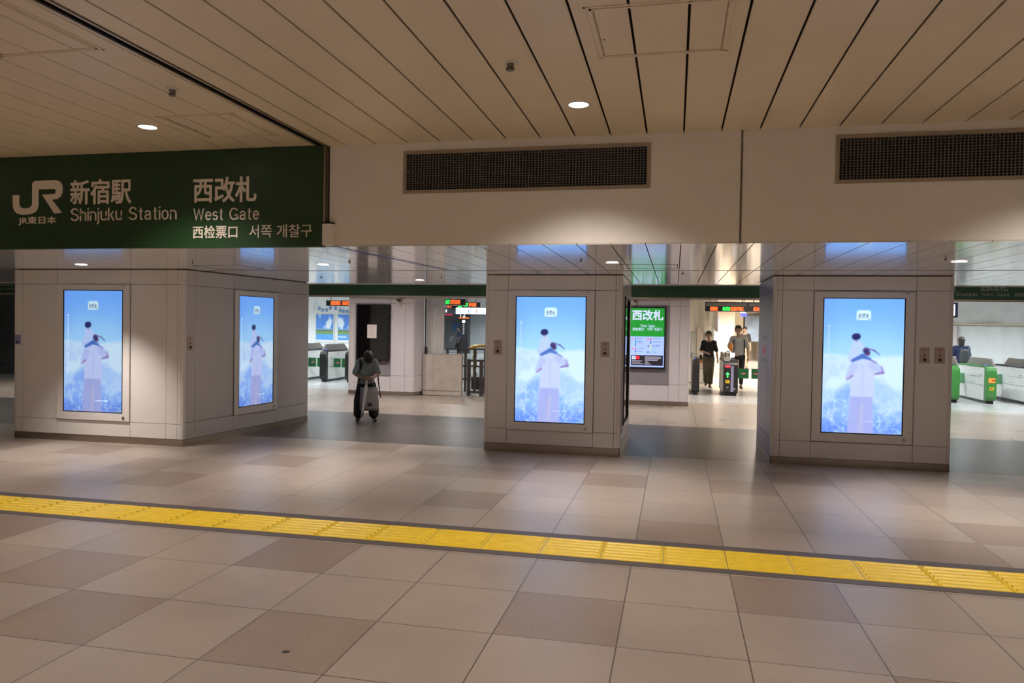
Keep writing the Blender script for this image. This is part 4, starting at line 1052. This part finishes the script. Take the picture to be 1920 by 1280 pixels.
# ------------------------------------------------------------------ TICKET GATES
def gate(label, loc, w, endm, hood_side, arrow=None, flap_left=None, flap_right=None, flapm=M_FLAP, length=2.1, double=False, flap_y=1.0, group=None):
    t = thing('ticket_gate', label, 'ticket gate', loc, group=group)
    h = .97; r = .13
    prof = [(.06, .07)]
    for k in range(7):
        a = math.pi/2*k/6; prof.append((r-r*math.sin(a)+0, .22-.15*math.cos(a)))
    prof = []
    for k in range(7): a = math.pi/2*k/6; prof.append((r*(1-math.sin(a)), .07+r*(1-math.cos(a))))
    for k in range(7): a = math.pi/2*k/6; prof.append((r*(1-math.cos(a))*.9, h-r*(1-math.sin(a))))
    front = prof+[(.20, h), (.20, .07)]
    MB().prism(front, 'x', -w/2, w/2).build('front_end', endm, t, bevel=.012)
    MB().box(-w/2+.004, w/2-.004, .201, length, .075, h-.02).build('side_panel', M_WHITE, t, bevel=.008)
    MB().box(-w/2+.035, w/2-.035, .10, length-.05, 0, .075).build('base', M_BLACK, t)
    b = MB()
    for s in (-1, 1):
        xx = s*(w/2+.001)
        b.box(xx-.002, xx+.002, .22, length, .478, .484); b.box(xx-.002, xx+.002, .30, 1.2, .70, .705)
        b.box(xx-.003, xx+.003, .34, .48, .745, .76); b.box(xx-.003, xx+.003, .28, .42, .478, .49); b.box(xx-.003, xx+.003, .9, .96, .885, .895)
        b.box(xx-.003, xx+.003, .85, .93, .53, .54); b.box(xx-.003, xx+.003, 1.0, 1.08, .53, .54)
    b.build('panel_seam', M_GREY, t)
    MB().prism([(.15, h-.015), (.20, h+.03), (length-.05, h+.03), (length, h-.02)], 'x', -w/2, w/2).build('top_deck', endm if endm is M_GATEG else M_BLACK, t, bevel=.006)
    hx = hood_side*w*.25
    MB().prism([(.16, h), (.42, h+.22), (length-.35, h+.22), (length-.05, h+.02)], 'x', hx-w*.22 if w > .3 else hood_side*w/2-.03, hx+w*.22 if w > .3 else hood_side*w/2+.03).build('hood', mat('hood_grey', (.21, .19, .17), .35), t, bevel=.015)
    MB().box(-w*.42, w*.1, .22, .42, h+.028, h+.045).build('card_reader', M_BLACK, t, bevel=.004)
    MB().box(-w*.35, w*.02, .25, .36, h+.045, h+.05).build('reader_light', M_BLUEL, t)
    if arrow == 'green':
        z = .60; x = -w*.22
        MB().prism([(x-.055, z), (x, z+.075), (x+.055, z), (x+.028, z), (x+.028, z-.0), (x+.018, z-.01), (x+.018, z-.08), (x-.018, z-.08), (x-.018, z-.01), (x-.028, z)], 'y', -.006, .01).build('arrow', M_LEDG, t)
    if arrow == 'orange':
        MB().box(-.075, .075, -.004, .02, .565, .685).build('indicator', M_ORANGE, t)
        MB().prism([(.0, .625), (.035, .655), (.035, .64), (.07, .64), (.07, .61), (.035, .61), (.035, .595)], 'y', -.008, -.004).build('indicator_arrow', M_BLACK, t)
    if arrow:
        x = -w*.22 if arrow == 'green' else 0
        MB().box(x-.055, x+.055, -.004, .02, .36, .45).build('sticker', mat('sticker_yellow', (.55, .42, .02), .4), t)
        MB().prism([(x-.02, .385), (x+.02, .405), (x-.02, .43)], 'y', -.007, -.004).build('sticker_mark', M_RED, t)
        MB().box(x-.03, x+.03, -.004, .02, .22, .26).build('maker_plate', M_GREY, t)
    if double:
        MB().box(.0, .075, -.004, .02, .12, .84).build('steel_strip', mat('strip_blue', (.35, .36, .55), .25, .6), t)
        MB().box(-w*.4, -.02, -.008, .06, .80, .86).build('red_reader', M_REDL, t)
        MB().cyl((w*.25, -.006, .20), .028, .01, axis='y', n=16).build('emblem', M_ALU, t)
    for s, on in ((-1, flap_left), (1, flap_right)):
        if on:
            MB().box(s*w/2, s*(w/2+on), flap_y, flap_y+.03, .44, .73).build('flap', flapm, t)
            f = t.children[-1] if False else None
            if flapm is M_FLAP:
                xm = s*(w/2+on*.62)
                MB().prism([(xm-.075, .585), (xm-.05, .61), (xm+.05, .61), (xm+.075, .585), (xm+.05, .56), (xm-.05, .56)], 'y', flap_y-.004, flap_y).build('stop_mark', M_RED, t)
                MB().box(xm-.045, xm+.045, flap_y-.007, flap_y-.003, .58, .59).build('stop_bar', M_WHITE, t)
    return t
GY = 21.8
gate('left hall ticket gate mostly hidden by the leftmost pillar', (-11.75, GY, 0), .2, M_BLACK, -1, flap_right=.26, flap_y=.6)
gate('black-fronted ticket gate in the left hall below the posters', (-10.86, GY, 0), .2, M_BLACK, -1, flap_left=.38, flap_right=.23, flap_y=.6)
gate('left hall ticket gate partly hidden behind the lilac pier', (-10.0, GY, 0), .2, M_BLACK, -1, flap_left=.38, flap_y=.6)
gate('narrow black ticket gate left of the man in the black shirt', (.61, GY-.1, 0), .19, M_BLACK, -1)
gate('wide black ticket gate with a lit green arrow before the polo shirt man', (1.555, GY-.1, 0), .40, M_BLACK, -1, arrow='green', flap_right=.37, double=True)
gate('dark ticket gate mostly hidden behind the flank of the right pillar', (2.62, GY-.1, 0), .2, M_BLACK, 1, flap_left=.32)
gate('leftmost green-fronted ticket gate beside the right pillar', (7.32, GY+.15, 0), .24, M_GATEG, 1, flapm=M_FLAPL, flap_right=.25, flap_y=1.6)
gate('green-fronted ticket gate with an orange indicator in the right hall', (8.20, GY+.15, 0), .24, M_GATEG, 1, arrow='orange', flapm=M_FLAPL, flap_right=.25, flap_left=.2, flap_y=1.6)
gate('rightmost visible ticket gate cut by the photo edge', (9.16, GY+.15, 0), .24, M_WHITE, 1, flapm=M_FLAPL, flap_left=.2, flap_y=1.6)
t = thing('gate_accessory', 'small chrome loop and white card stand on the wide black ticket gate', 'gate fitting', (1.56, 21.95, 1.01))
MB().tube([(1.42, 22.0, 1.00), (1.42, 22.0, 1.20), (1.46, 22.0, 1.25), (1.52, 22.0, 1.24), (1.53, 22.0, 1.10)], .016, n=8).build('loop', M_BLACK, t, world=True, smooth=True)
MB().box(1.56, 1.67, 22.0, 22.03, 1.08, 1.2).build('card', M_LITW, t, world=True)
MB().box(1.58, 1.65, 21.98, 22.05, 1.00, 1.08).build('stand', M_STEEL, t, world=True)

# ------------------------------------------------------------------ PEOPLE
def ellip(c, r, n=8):
    bm = bmesh.new(); bmesh.ops.create_icosphere(bm, subdivisions=2, radius=1)
    r = (r, r, r) if isinstance(r, (int, float)) else r
    vs = [(c[0]+v.co.x*r[0], c[1]+v.co.y*r[1], c[2]+v.co.z*r[2]) for v in bm.verts]; bm.free(); return vs
def blob(name, shapes, voxel, m, parent, smooth=4):
    """shapes: chains of ellipsoids [(centre, radius), ...]; neighbours are hulled, everything fused to one skin"""
    bm = bmesh.new()
    for ch in shapes:
        if len(ch) == 1: ch = ch+ch
        for (c0, r0), (c1, r1) in zip(ch[:-1], ch[1:]):
            b2 = bmesh.new()
            for co in ellip(c0, r0)+ellip(c1, r1): b2.verts.new(co)
            res = bmesh.ops.convex_hull(b2, input=b2.verts)
            junk = [e for e in res['geom_interior'] if isinstance(e, bmesh.types.BMVert)]
            bmesh.ops.delete(b2, geom=junk, context='VERTS')
            me = bpy.data.meshes.new('tmp'); b2.to_mesh(me); b2.free(); bm.from_mesh(me); bpy.data.meshes.remove(me)
    me = bpy.data.meshes.new(name); bm.to_mesh(me); bm.free()
    o = bpy.data.objects.new(name, me); COL.objects.link(o)
    md = o.modifiers.new('r', 'REMESH'); md.mode = 'VOXEL'; md.voxel_size = voxel
    sm = o.modifiers.new('s', 'SMOOTH'); sm.iterations = smooth; sm.factor = .5
    dg = bpy.context.evaluated_depsgraph_get(); dg.update()
    nm = bpy.data.meshes.new_from_object(o.evaluated_get(dg)); o.modifiers.clear(); o.data = nm; bpy.data.meshes.remove(me)
    nm.name = name; nm.materials.clear(); nm.materials.append(m); nm.polygons.foreach_set('use_smooth', [True]*len(nm.polygons))
    o.parent = parent; return o
def V3(*a): return Vector(a)
def hand(wrist, d, palm_n, side, curl=.5, s=1.0):
    """palm plus five bent fingers; d = direction of fingers, palm_n = palm normal, side = thumb side vector"""
    d = d.normalized(); palm_n = palm_n.normalized(); sd = d.cross(palm_n).normalized()*side
    ch = [[(tuple(wrist), .023*s), (tuple(wrist+d*.03*s), (.026*s,)*3), (tuple(wrist+d*.085*s+sd*.012*s), .020*s)],
          [(tuple(wrist+d*.03*s-sd*.012*s), .019*s), (tuple(wrist+d*.08*s-sd*.022*s), .016*s)]]
    for k, (off, L) in enumerate(((.026, .070), (.009, .078), (-.009, .072), (-.026, .056))):
        p = wrist+d*.085*s+sd*off*s; r = .0092*s; c = [(tuple(p), r)]; a = 0
        for q in range(3):
            a += curl*(.7+.15*k); dd = d*math.cos(a)+palm_n*math.sin(a); p = p+dd*L/3*s; c.append((tuple(p), r*(1-.1*q)))
        ch.append(c)
    p = wrist+d*.028*s+sd*.022*s; p1 = p+(sd*.8+d*.6).normalized()*.035*s+palm_n*.008*s; p2 = p1+(d*.9+sd*.2+palm_n*.5).normalized()*.034*s
    ch.append([(tuple(p), .013*s), (tuple(p1), .0105*s), (tuple(p2), .009*s)])
    return ch
SKIN = mat('skin', (.42, .26, .19), .5, var=.05)
HAIR = mat('hair_black', (.012, .010, .010), .5, var=.3, scale=40)
def person(label, loc, rz, J, skin=SKIN, top=None, bottom=None, shoe=None, sole=None, hair=HAIR, sleeve=.75, wide=0, vox=.009, topw=1.0, long_hair=False, fringe=False, face=True, scale=1.0, shirt_len=.0, cuffr=None):
    t = thing('person', label, 'person', loc, rz); t.scale = (scale,)*3
    G = {k: Vector(v) for k, v in J.items() if not isinstance(v, (int, float, str))}
    hd = G['head']; fwd = G.get('face', V3(0, -1, 0)).normalized(); up = G.get('crown', V3(0, 0, 1)).normalized(); rt = fwd.cross(up).normalized()
    H = lambda f, u, r=0: tuple(hd+fwd*f+up*u+rt*r)
    sh = [G['shL'], G['shR']]; ch_ = G['chest']; wa = G['waist']; pe = G['pelvis']; nk = G['neck']
    shapes = [[(H(-.012, .03), (.078, .092, .088)), (H(.018, -.045), (.055, .066, .060)), (H(.030, -.092), (.030, .032, .026))],
              [(H(-.01, .05), (.076, .090, .078))],
              [(H(.088, .0), .012), (H(.106, -.030), .015)],                       # nose
              [(H(.090, -.062), (.022, .014, .010))],                                # lips
              [(H(0, -.02, .082), (.012, .02, .03))], [(H(0, -.02, -.082), (.012, .02, .03))],  # ears
              [(H(-.02, -.05), .052), (tuple(nk), .056)]]
    for i in (0, 1): shapes.append([(tuple(nk), .05), (tuple(sh[i]), .055)])
    cw = .125*topw
    shapes.append([(tuple(ch_), (cw, .088, .12)), (tuple(wa), (cw*.9, .082, .09)), (tuple(pe), (cw*1.05, .095, .09))])
    for s, S in (('L', -1), ('R', 1)):
        sh_, el, wr = G['sh'+s], G['el'+s], G['wr'+s]
        shapes.append([(tuple(sh_), .05), (tuple(el), .037), (tuple(el*.55+wr*.45), .036), (tuple(wr), .024)])
        hdv = G.get('hand'+s, wr-el); pn = G.get('palm'+s, V3(-S*.6, -.2, 0)); shapes += hand(wr, hdv, pn, S if pn.x*S < 0 else -S, curl=J.get('curl', .45))
        hp, kn, an = G['hip'+s], G['kn'+s], G['an'+s]; fd = G.get('foot'+s, V3(0, -1, 0)).normalized()
        shapes.append([(tuple(hp), .078), (tuple(kn), .052), (tuple(kn*.6+an*.4+V3(0, .01, 0)), .05), (tuple(an), .036)])
        shapes.append([(tuple(an), .034), (tuple(an+fd*.03+V3(0, 0, -.03)), (.026, .026, .018))])
    body = blob('body', shapes, vox*.72, skin, t, smooth=2)
    # clothes
    g = .018
    e = shirt_len
    shp = [[(tuple(ch_+V3(0, 0, .02)), (cw+g, .10, .12)), (tuple(wa), (cw+g, .102+wide*.3, .10)), (tuple(pe+V3(0, 0, .03-e)), (cw+g+.018, .112+wide*.3, .05))],
           [(tuple(nk+V3(0, 0, -.03)), .058), (tuple(ch_+V3(0, 0, .05)), (cw+g, .095, .09))]]
    for s in 'LR':
        sh_, el = G['sh'+s], G['el'+s]; p = sh_.lerp(el, sleeve)
        shp.append([(tuple(nk+V3(0, .012, -.018)), .060), (tuple(sh_), .066), (tuple(sh_.lerp(el, .4)), .060), (tuple(p), .062)])
        shp.append([(tuple(sh_), .064), (tuple(ch_), (cw+g, .10, .10))])
    blob('shirt', shp, vox, top, t, smooth=3)
    prs = [[(tuple(pe+V3(0, 0, .03)), (cw+.012, .10, .05)), (tuple(pe+V3(0, 0, -.05)), (cw+.028, .112, .08))]]
    for s in 'LR':
        hp, kn, an = G['hip'+s], G['kn'+s], G['an'+s]
        prs.append([(tuple(pe+V3(0, 0, -.04)), (cw*.8, .1, .07)), (tuple(hp), .092+wide*.2), (tuple(kn), .070+wide), (tuple(an.lerp(kn, .22)), cuffr or .056+wide)])
    blob('trousers', prs, vox, bottom, t, smooth=3)
    for s in 'LR':
        an = G['an'+s]; fd = G.get('foot'+s, V3(0, -1, 0)).normalized(); base = V3(an.x, an.y, an.z-.075)
        so = blob('shoe', [[(tuple(base-fd*.045+V3(0, 0, .038)), (.036, .036, .036)), (tuple(base+fd*.06+V3(0, 0, .034)), (.042, .042, .032)), (tuple(base+fd*.135+V3(0, 0, .026)), (.036, .04, .024))],
                           [(tuple(an+V3(0, 0, -.01)), .042), (tuple(base+V3(0, 0, .035)), .042)]], .008, shoe, t, smooth=2)
        if sole: blob('sole', [[(tuple(base-fd*.045+V3(0, 0, .010)), (.038, .038, .012)), (tuple(base+fd*.14+V3(0, 0, .010)), (.04, .04, .012))]], .006, sole, so, smooth=1)
    # hair
    hs = [[(H(-.03, .055), (.088, .096, .088)), (H(-.045, .0), (.082, .074, .07))], [(H(.03, .098), (.075, .055, .035)), (H(-.02, .09), (.088, .09, .06))],
          [(H(.062, .078, .045), .024), (H(.066, .074, -.045), .024)], [(H(.02, .05, .078), .02), (H(.0, .01, .082), .013)], [(H(.02, .05, -.078), .02), (H(.0, .01, -.082), .013)]]
    if fringe: hs.append([(H(.070, .055, .05), .026), (H(.078, .045, 0), .028), (H(.070, .055, -.05), .026)]); hs.append([(H(-.05, .06), (.09, .09, .09)), (H(-.04, .13), (.045, .045, .045))])
    if long_hair: hs.append([(H(-.05, .02), (.09, .07, .08)), (H(-.06, -.09), (.082, .05, .06))])
    blob('hair', hs, .008, hair, t, smooth=2)
    if face:
        for r_ in (-.033, .033):
            blob('eye', [[(H(.086, .004, r_-.008), .0065), (H(.086, .004, r_+.008), .0065)]], .003, mat('eye_dark', (.02, .015, .012), .3), t, smooth=1)
            blob('eyebrow', [[(H(.088, .027, r_-.013), .0045), (H(.088, .029, r_+.013), .0045)]], .003, hair, t, smooth=1)
        blob('mouth', [[(H(.104, -.062, -.016), .005), (H(.104, -.062, .016), .005)]], .003, mat('lips', (.30, .12, .10), .5), t, smooth=1)
    return t

# --- bowing person with tote and umbrella
PX, PY = -5.70, 13.27; PR = math.atan2(5.70, 13.27)
J = dict(head=(.03, -.17, 1.205), face=(0, -.36, -.933), crown=(0, -.933, .36), neck=(.01, -.02, 1.19), chest=(.0, -.01, 1.04), waist=(-.01, .02, .85), pelvis=(-.01, .06, .70),
         shL=(-.14, -.01, 1.13), shR=(.15, -.01, 1.13), elL=(-.215, -.05, .915), elR=(.218, -.05, .915), wrL=(-.06, -.25, .835), wrR=(.105, -.25, .845),
         handL=(.9, -.1, -.05), handR=(-.9, -.1, -.1), palmL=(.2, .6, -.5), palmR=(-.2, .6, -.5), curl=.6,
         hipL=(-.085, .05, .68), hipR=(.085, .05, .68), knL=(-.125, .03, .40), knR=(.125, .03, .40), anL=(-.145, .03, .085), anR=(.15, .03, .085), footL=(-.15, -1, 0), footR=(.2, -1, 0))
SH_G = mat('tee_grey_green', (.27, .34, .33), .8, var=.05, scale=14, bump=.2)
TR_K = mat('trousers_black', (.012, .011, .012), .8, var=.2)
person('bowed person in grey-green T-shirt and black trousers looking down at their hands', (PX, PY, 0), PR, J,
       top=SH_G, bottom=TR_K, shoe=mat('shoe_black', (.015, .013, .012), .4), sleeve=.88, wide=.042, vox=.008, topw=1.12, face=True, fringe=True, shirt_len=-.01, skin=mat('skin_tan', (.32, .19, .135), .5))
# wristband
pp = [o for o in COL.objects if o.name.startswith('person')][-1]
MB().tube([(.085+.0, -.245, .842), (.10, -.25, .845)], .031, n=16).build('wristband', M_WHITE, pp)
def P3(x, y, z):   # local person coordinates to world
    c, s = math.cos(PR), math.sin(PR); return (PX+x*c-y*s, PY+x*s+y*c, z)
M_TOTE = mat('tote_translucent', (.20, .19, .19), .45, var=.08, scale=9)
t = thing('tote_bag', 'grey-white tote bag hanging from the bowed person\'s hands', 'bag', P3(.05, -.28, .24), PR)
# bag body as a soft box
bm_ = MB(); ring = []
prof = [(.0, .155, .035), (.05, .165, .05), (.2, .168, .055), (.34, .160, .04), (.43, .165, .015)]
n_ = 24
for (z, a, b) in prof:
    for k in range(n_):
        th_ = 2*math.pi*k/n_; cx_, sy_ = math.cos(th_), math.sin(th_)
        bm_.v.append((a*math.copysign(abs(cx_)**.35, cx_), b*math.copysign(abs(sy_)**.6, sy_), z+.012*math.sin(3*th_)*(z > .3)))
for i in range(len(prof)-1):
    for k in range(n_): bm_.f.append((i*n_+k, i*n_+(k+1) % n_, (i+1)*n_+(k+1) % n_, (i+1)*n_+k)); bm_.m.append(0)
bm_.f.append(tuple(range(n_))[::-1]); bm_.m.append(0); bm_.f.append(tuple(range((len(prof)-1)*n_, len(prof)*n_))); bm_.m.append(0)
bm_.build('bag_body', M_TOTE, t, smooth=True)
for x in (-.05, .075):
    MB().tube([(x, -.01, .42), (x*.8+.01, -.01, .50), (.03+x*.2, -.0, .585)], .009, n=8).build('handle', M_TOTE, t, smooth=True)
MB().prism([(-.02, .10), (.05, .095), (.045, .13), (.065, .155), (.03, .145), (.005, .14), (-.02, .145)], 'y', -.062, -.055).build('printed_mark', M_BLACK, t)
t = thing('umbrella', 'long furled pale umbrella held in front of the bowed person', 'umbrella', P3(-.03, -.345, .14), PR)
b = MB(); b.tube([(-.055, .0, .02), (-.035, 0, .10), (-.01, 0, .30), (.015, 0, .50), (.03, 0, .60)], [.010, .020, .032, .040, .018], n=14); b.build('canopy', mat('umbrella_white', (.52, .50, .52), .35, var=.08, scale=25), t, smooth=True)
MB().tube([(-.062, 0, 0), (-.055, 0, .03)], .005, n=8).build('tip', M_WHITE, t, smooth=True)
MB().tube([(.03, 0, .59), (.035, 0, .665)], .012, n=10).build('grip', M_WHITE, t, smooth=True)
t = thing('backpack', 'black backpack with dangling strap worn by the bowed person', 'backpack', P3(.0, .17, .75), PR)
blob('pack', [[((0, .03, .05), (.13, .06, .06)), ((0, .04, .33), (.12, .06, .06))]], .012, TR_K, t)
b = MB(); b.tube([(-.10, .0, .42), (-.115, -.17, .455), (-.11, -.30, .36), (-.105, -.325, .25)], [.018, .022, .024, .018], n=8); b.tube([(-.13, -.29, -.0), (-.13, -.30, .11)], .012, n=8)
b.build('shoulder_strap', TR_K, t, smooth=True)
b = MB(); b.tube([(.13, -.02, .36), (.175, -.12, .38), (.215, -.1, .10), (.225, -.1, .0), (.245, -.1, -.15), (.275, -.1, -.315)], [.018, .02, .014, .012, .010, .008], n=8); b.build('dangling_strap', TR_K, t, smooth=True)

# --- generic standing joints
def stand(lean=0, **kw):
    j = dict(head=(0, -.01, 1.595), neck=(0, .0, 1.42), chest=(0, 0, 1.25), waist=(0, .01, 1.06), pelvis=(0, .01, .94),
             shL=(-.165, 0, 1.39), shR=(.165, 0, 1.39), elL=(-.215, .03, 1.12), elR=(.215, .03, 1.12), wrL=(-.235, -.03, .88), wrR=(.235, -.03, .88),
             hipL=(-.09, 0, .90), hipR=(.09, 0, .90), knL=(-.095, -.02, .49), knR=(.095, -.02, .49), anL=(-.10, .02, .085), anR=(.10, .02, .085),
             footL=(-.15, -1, 0), footR=(.15, -1, 0), curl=.35)
    j.update(kw); return j
# man in black T-shirt
m1 = (1.07, 24.6, 0); r1 = -math.atan2(1.12, 24.6)*.5
J1 = stand(elL=(-.225, .0, 1.12), wrL=(-.10, -.19, 1.08), handL=(.7, -.4, -.15), palmL=(.1, .2, -.9), elR=(.235, .02, 1.11), wrR=(.265, -.06, .87), handR=(.15, -.1, -1),
           knL=(-.07, -.04, .49), anL=(-.055, .10, .13), knR=(.06, -.13, .50), anR=(.04, -.16, .09), head=(-.01, -.02, 1.60))
person('man in black T-shirt and wide olive cargo trousers walking through the middle ticket gates', m1, 0, J1, top=mat('tee_black', (.006, .006, .007), .8, var=.2), bottom=mat('trousers_olive', (.085, .075, .045), .8, var=.15, scale=14),
       shoe=mat('shoe_dark', (.03, .03, .03), .5), sole=M_WHITE, sleeve=.85, wide=.028, vox=.009, scale=1.04, skin=mat('skin_a', (.42, .27, .19), .5), topw=1.1)
t = thing('shoulder_bag', 'black and orange-brown shoulder bag at the hip of the man in black', 'bag', (m1[0]-.24, m1[1]+.08, .78))
blob('bag_body', [[((0, 0, .03), (.06, .07, .05)), ((.0, 0, .22), (.05, .06, .05))]], .01, M_BLACK, t)
MB().box(-.045, .05, -.085, -.06, .0, .11).build('front_pocket', mat('leather_orange', (.55, .22, .08), .5), t, bevel=.01)
t = thing('smartphone', 'small dark phone in the raised hand of the man in black', 'phone', (m1[0]-.02, m1[1]-.24, 1.10))
MB().box(-.035, .035, -.006, .006, -.04, .06).build('phone_body', M_BLACK, t, bevel=.003)
# man in polo
m2 = (1.95, 24.2, 0)
J2 = stand(elL=(-.25, .02, 1.14), wrL=(-.16, -.16, 1.00), handL=(.5, -.4, -.3), palmL=(.6, .2, -.2), elR=(.235, .03, 1.12), wrR=(.245, -.04, .88), head=(-.02, -.02, 1.60), anL=(-.08, -.10, .085), anR=(.09, .15, .09), knR=(.09, .03, .49))
person('taller man in light grey polo shirt and black trousers behind the wide ticket gate', m2, 0, J2, top=mat('polo_grey', (.40, .41, .43), .8, var=.04), bottom=TR_K, shoe=MATS['shoe_dark'], sleeve=.85, vox=.009, scale=1.15, skin=MATS['skin_a'], topw=1.05, shirt_len=.03)
t = thing('backpack', 'black backpack whose straps show on the man in the polo shirt', 'backpack', (m2[0], m2[1]+.14, 1.18))
blob('pack', [[((0, .06, .0), (.15, .07, .07)), ((0, .06, .32), (.14, .07, .07))]], .014, TR_K, t)
b = MB()
for s in (-1, 1): b.tube([(s*.12, .03, .38), (s*.13, -.12, .43), (s*.155, -.265, .33), (s*.16, -.28, .10), (s*.17, -.2, -.03)], .02, n=8)
b.build('strap', TR_K, t, smooth=True)
t = thing('orange_pouch', 'bright orange pouch held under the arm of the man in the polo shirt', 'pouch', (m2[0]-.245, m2[1]-.16, 1.23))
MB().box(-.06, .06, -.02, .02, 0, .21).build('pouch_body', mat('pouch_orange', (.85, .30, .08), .6), t, bevel=.01)
# third walker behind
m3 = (3.2, 36.5, 0)
person('walker in dark top and beige trousers half hidden behind the man in the polo shirt', m3, 0, stand(), top=mat('top_dark', (.03, .03, .032), .8), bottom=mat('trousers_beige', (.5, .42, .33), .8), shoe=MATS['shoe_dark'], sleeve=.8, vox=.014, scale=1.16, skin=MATS['skin_a'], face=False)
# far commuter in left corridor
m4 = (-13.2, 45.0, 0)
J4 = stand(elL=(-.10, .20, 1.15), wrL=(-.16, -.05, 1.0), knL=(-.05, -.15, .52), anL=(-.05, .22, .16), knR=(.05, -.02, .49), anR=(.05, -.05, .085), footL=(0, -1, -.3), footR=(0, -1, 0))
person('commuter in dark blue jacket and black trousers walking past the number 12 pillar', m4, R(-70), J4, top=mat('jacket_navy', (.03, .04, .09), .7), bottom=TR_K, shoe=MATS['shoe_dark'], sleeve=1.0, vox=.014, scale=1.05, skin=MATS['skin_a'], face=False)
t = thing('carried_bag', 'dark grey bag swinging from the commuter beside the number 12 pillar', 'bag', (m4[0]-.42, m4[1], .85))
blob('bag_body', [[((0, 0, .05), (.16, .08, .07)), ((.02, 0, .25), (.12, .07, .06))]], .014, M_GREY, t)
# backpack person right
m5 = (8.55, 25.2, 0)
person('person in navy T-shirt with grey backpack seen from behind at the right gates', m5, R(160), stand(head=(0, -.03, 1.58)), top=mat('tee_navy', (.012, .018, .06), .8), bottom=TR_K, shoe=MATS['shoe_dark'], sleeve=.8, vox=.01, scale=1.02, skin=mat('skin_b', (.55, .36, .27), .5),
       hair=mat('hair_brown', (.028, .019, .013), .5, var=.3, scale=40), long_hair=True, face=False)
t = thing('backpack', 'dark grey backpack on the person in navy at the right gates', 'backpack', (m5[0]+.04, m5[1]-.17, .98), R(-20))
blob('pack', [[((0, -.05, .03), (.15, .09, .06)), ((0, -.05, .34), (.13, .08, .07))]], .012, mat('pack_grey', (.05, .055, .06), .7), t)
b = MB()
for s in (-1, 1): b.tube([(s*.09, -.0, .38), (s*.10, .10, .44), (s*.11, .2, .40)], .018, n=8)
b.build('strap', MATS['pack_grey'], t, smooth=True)
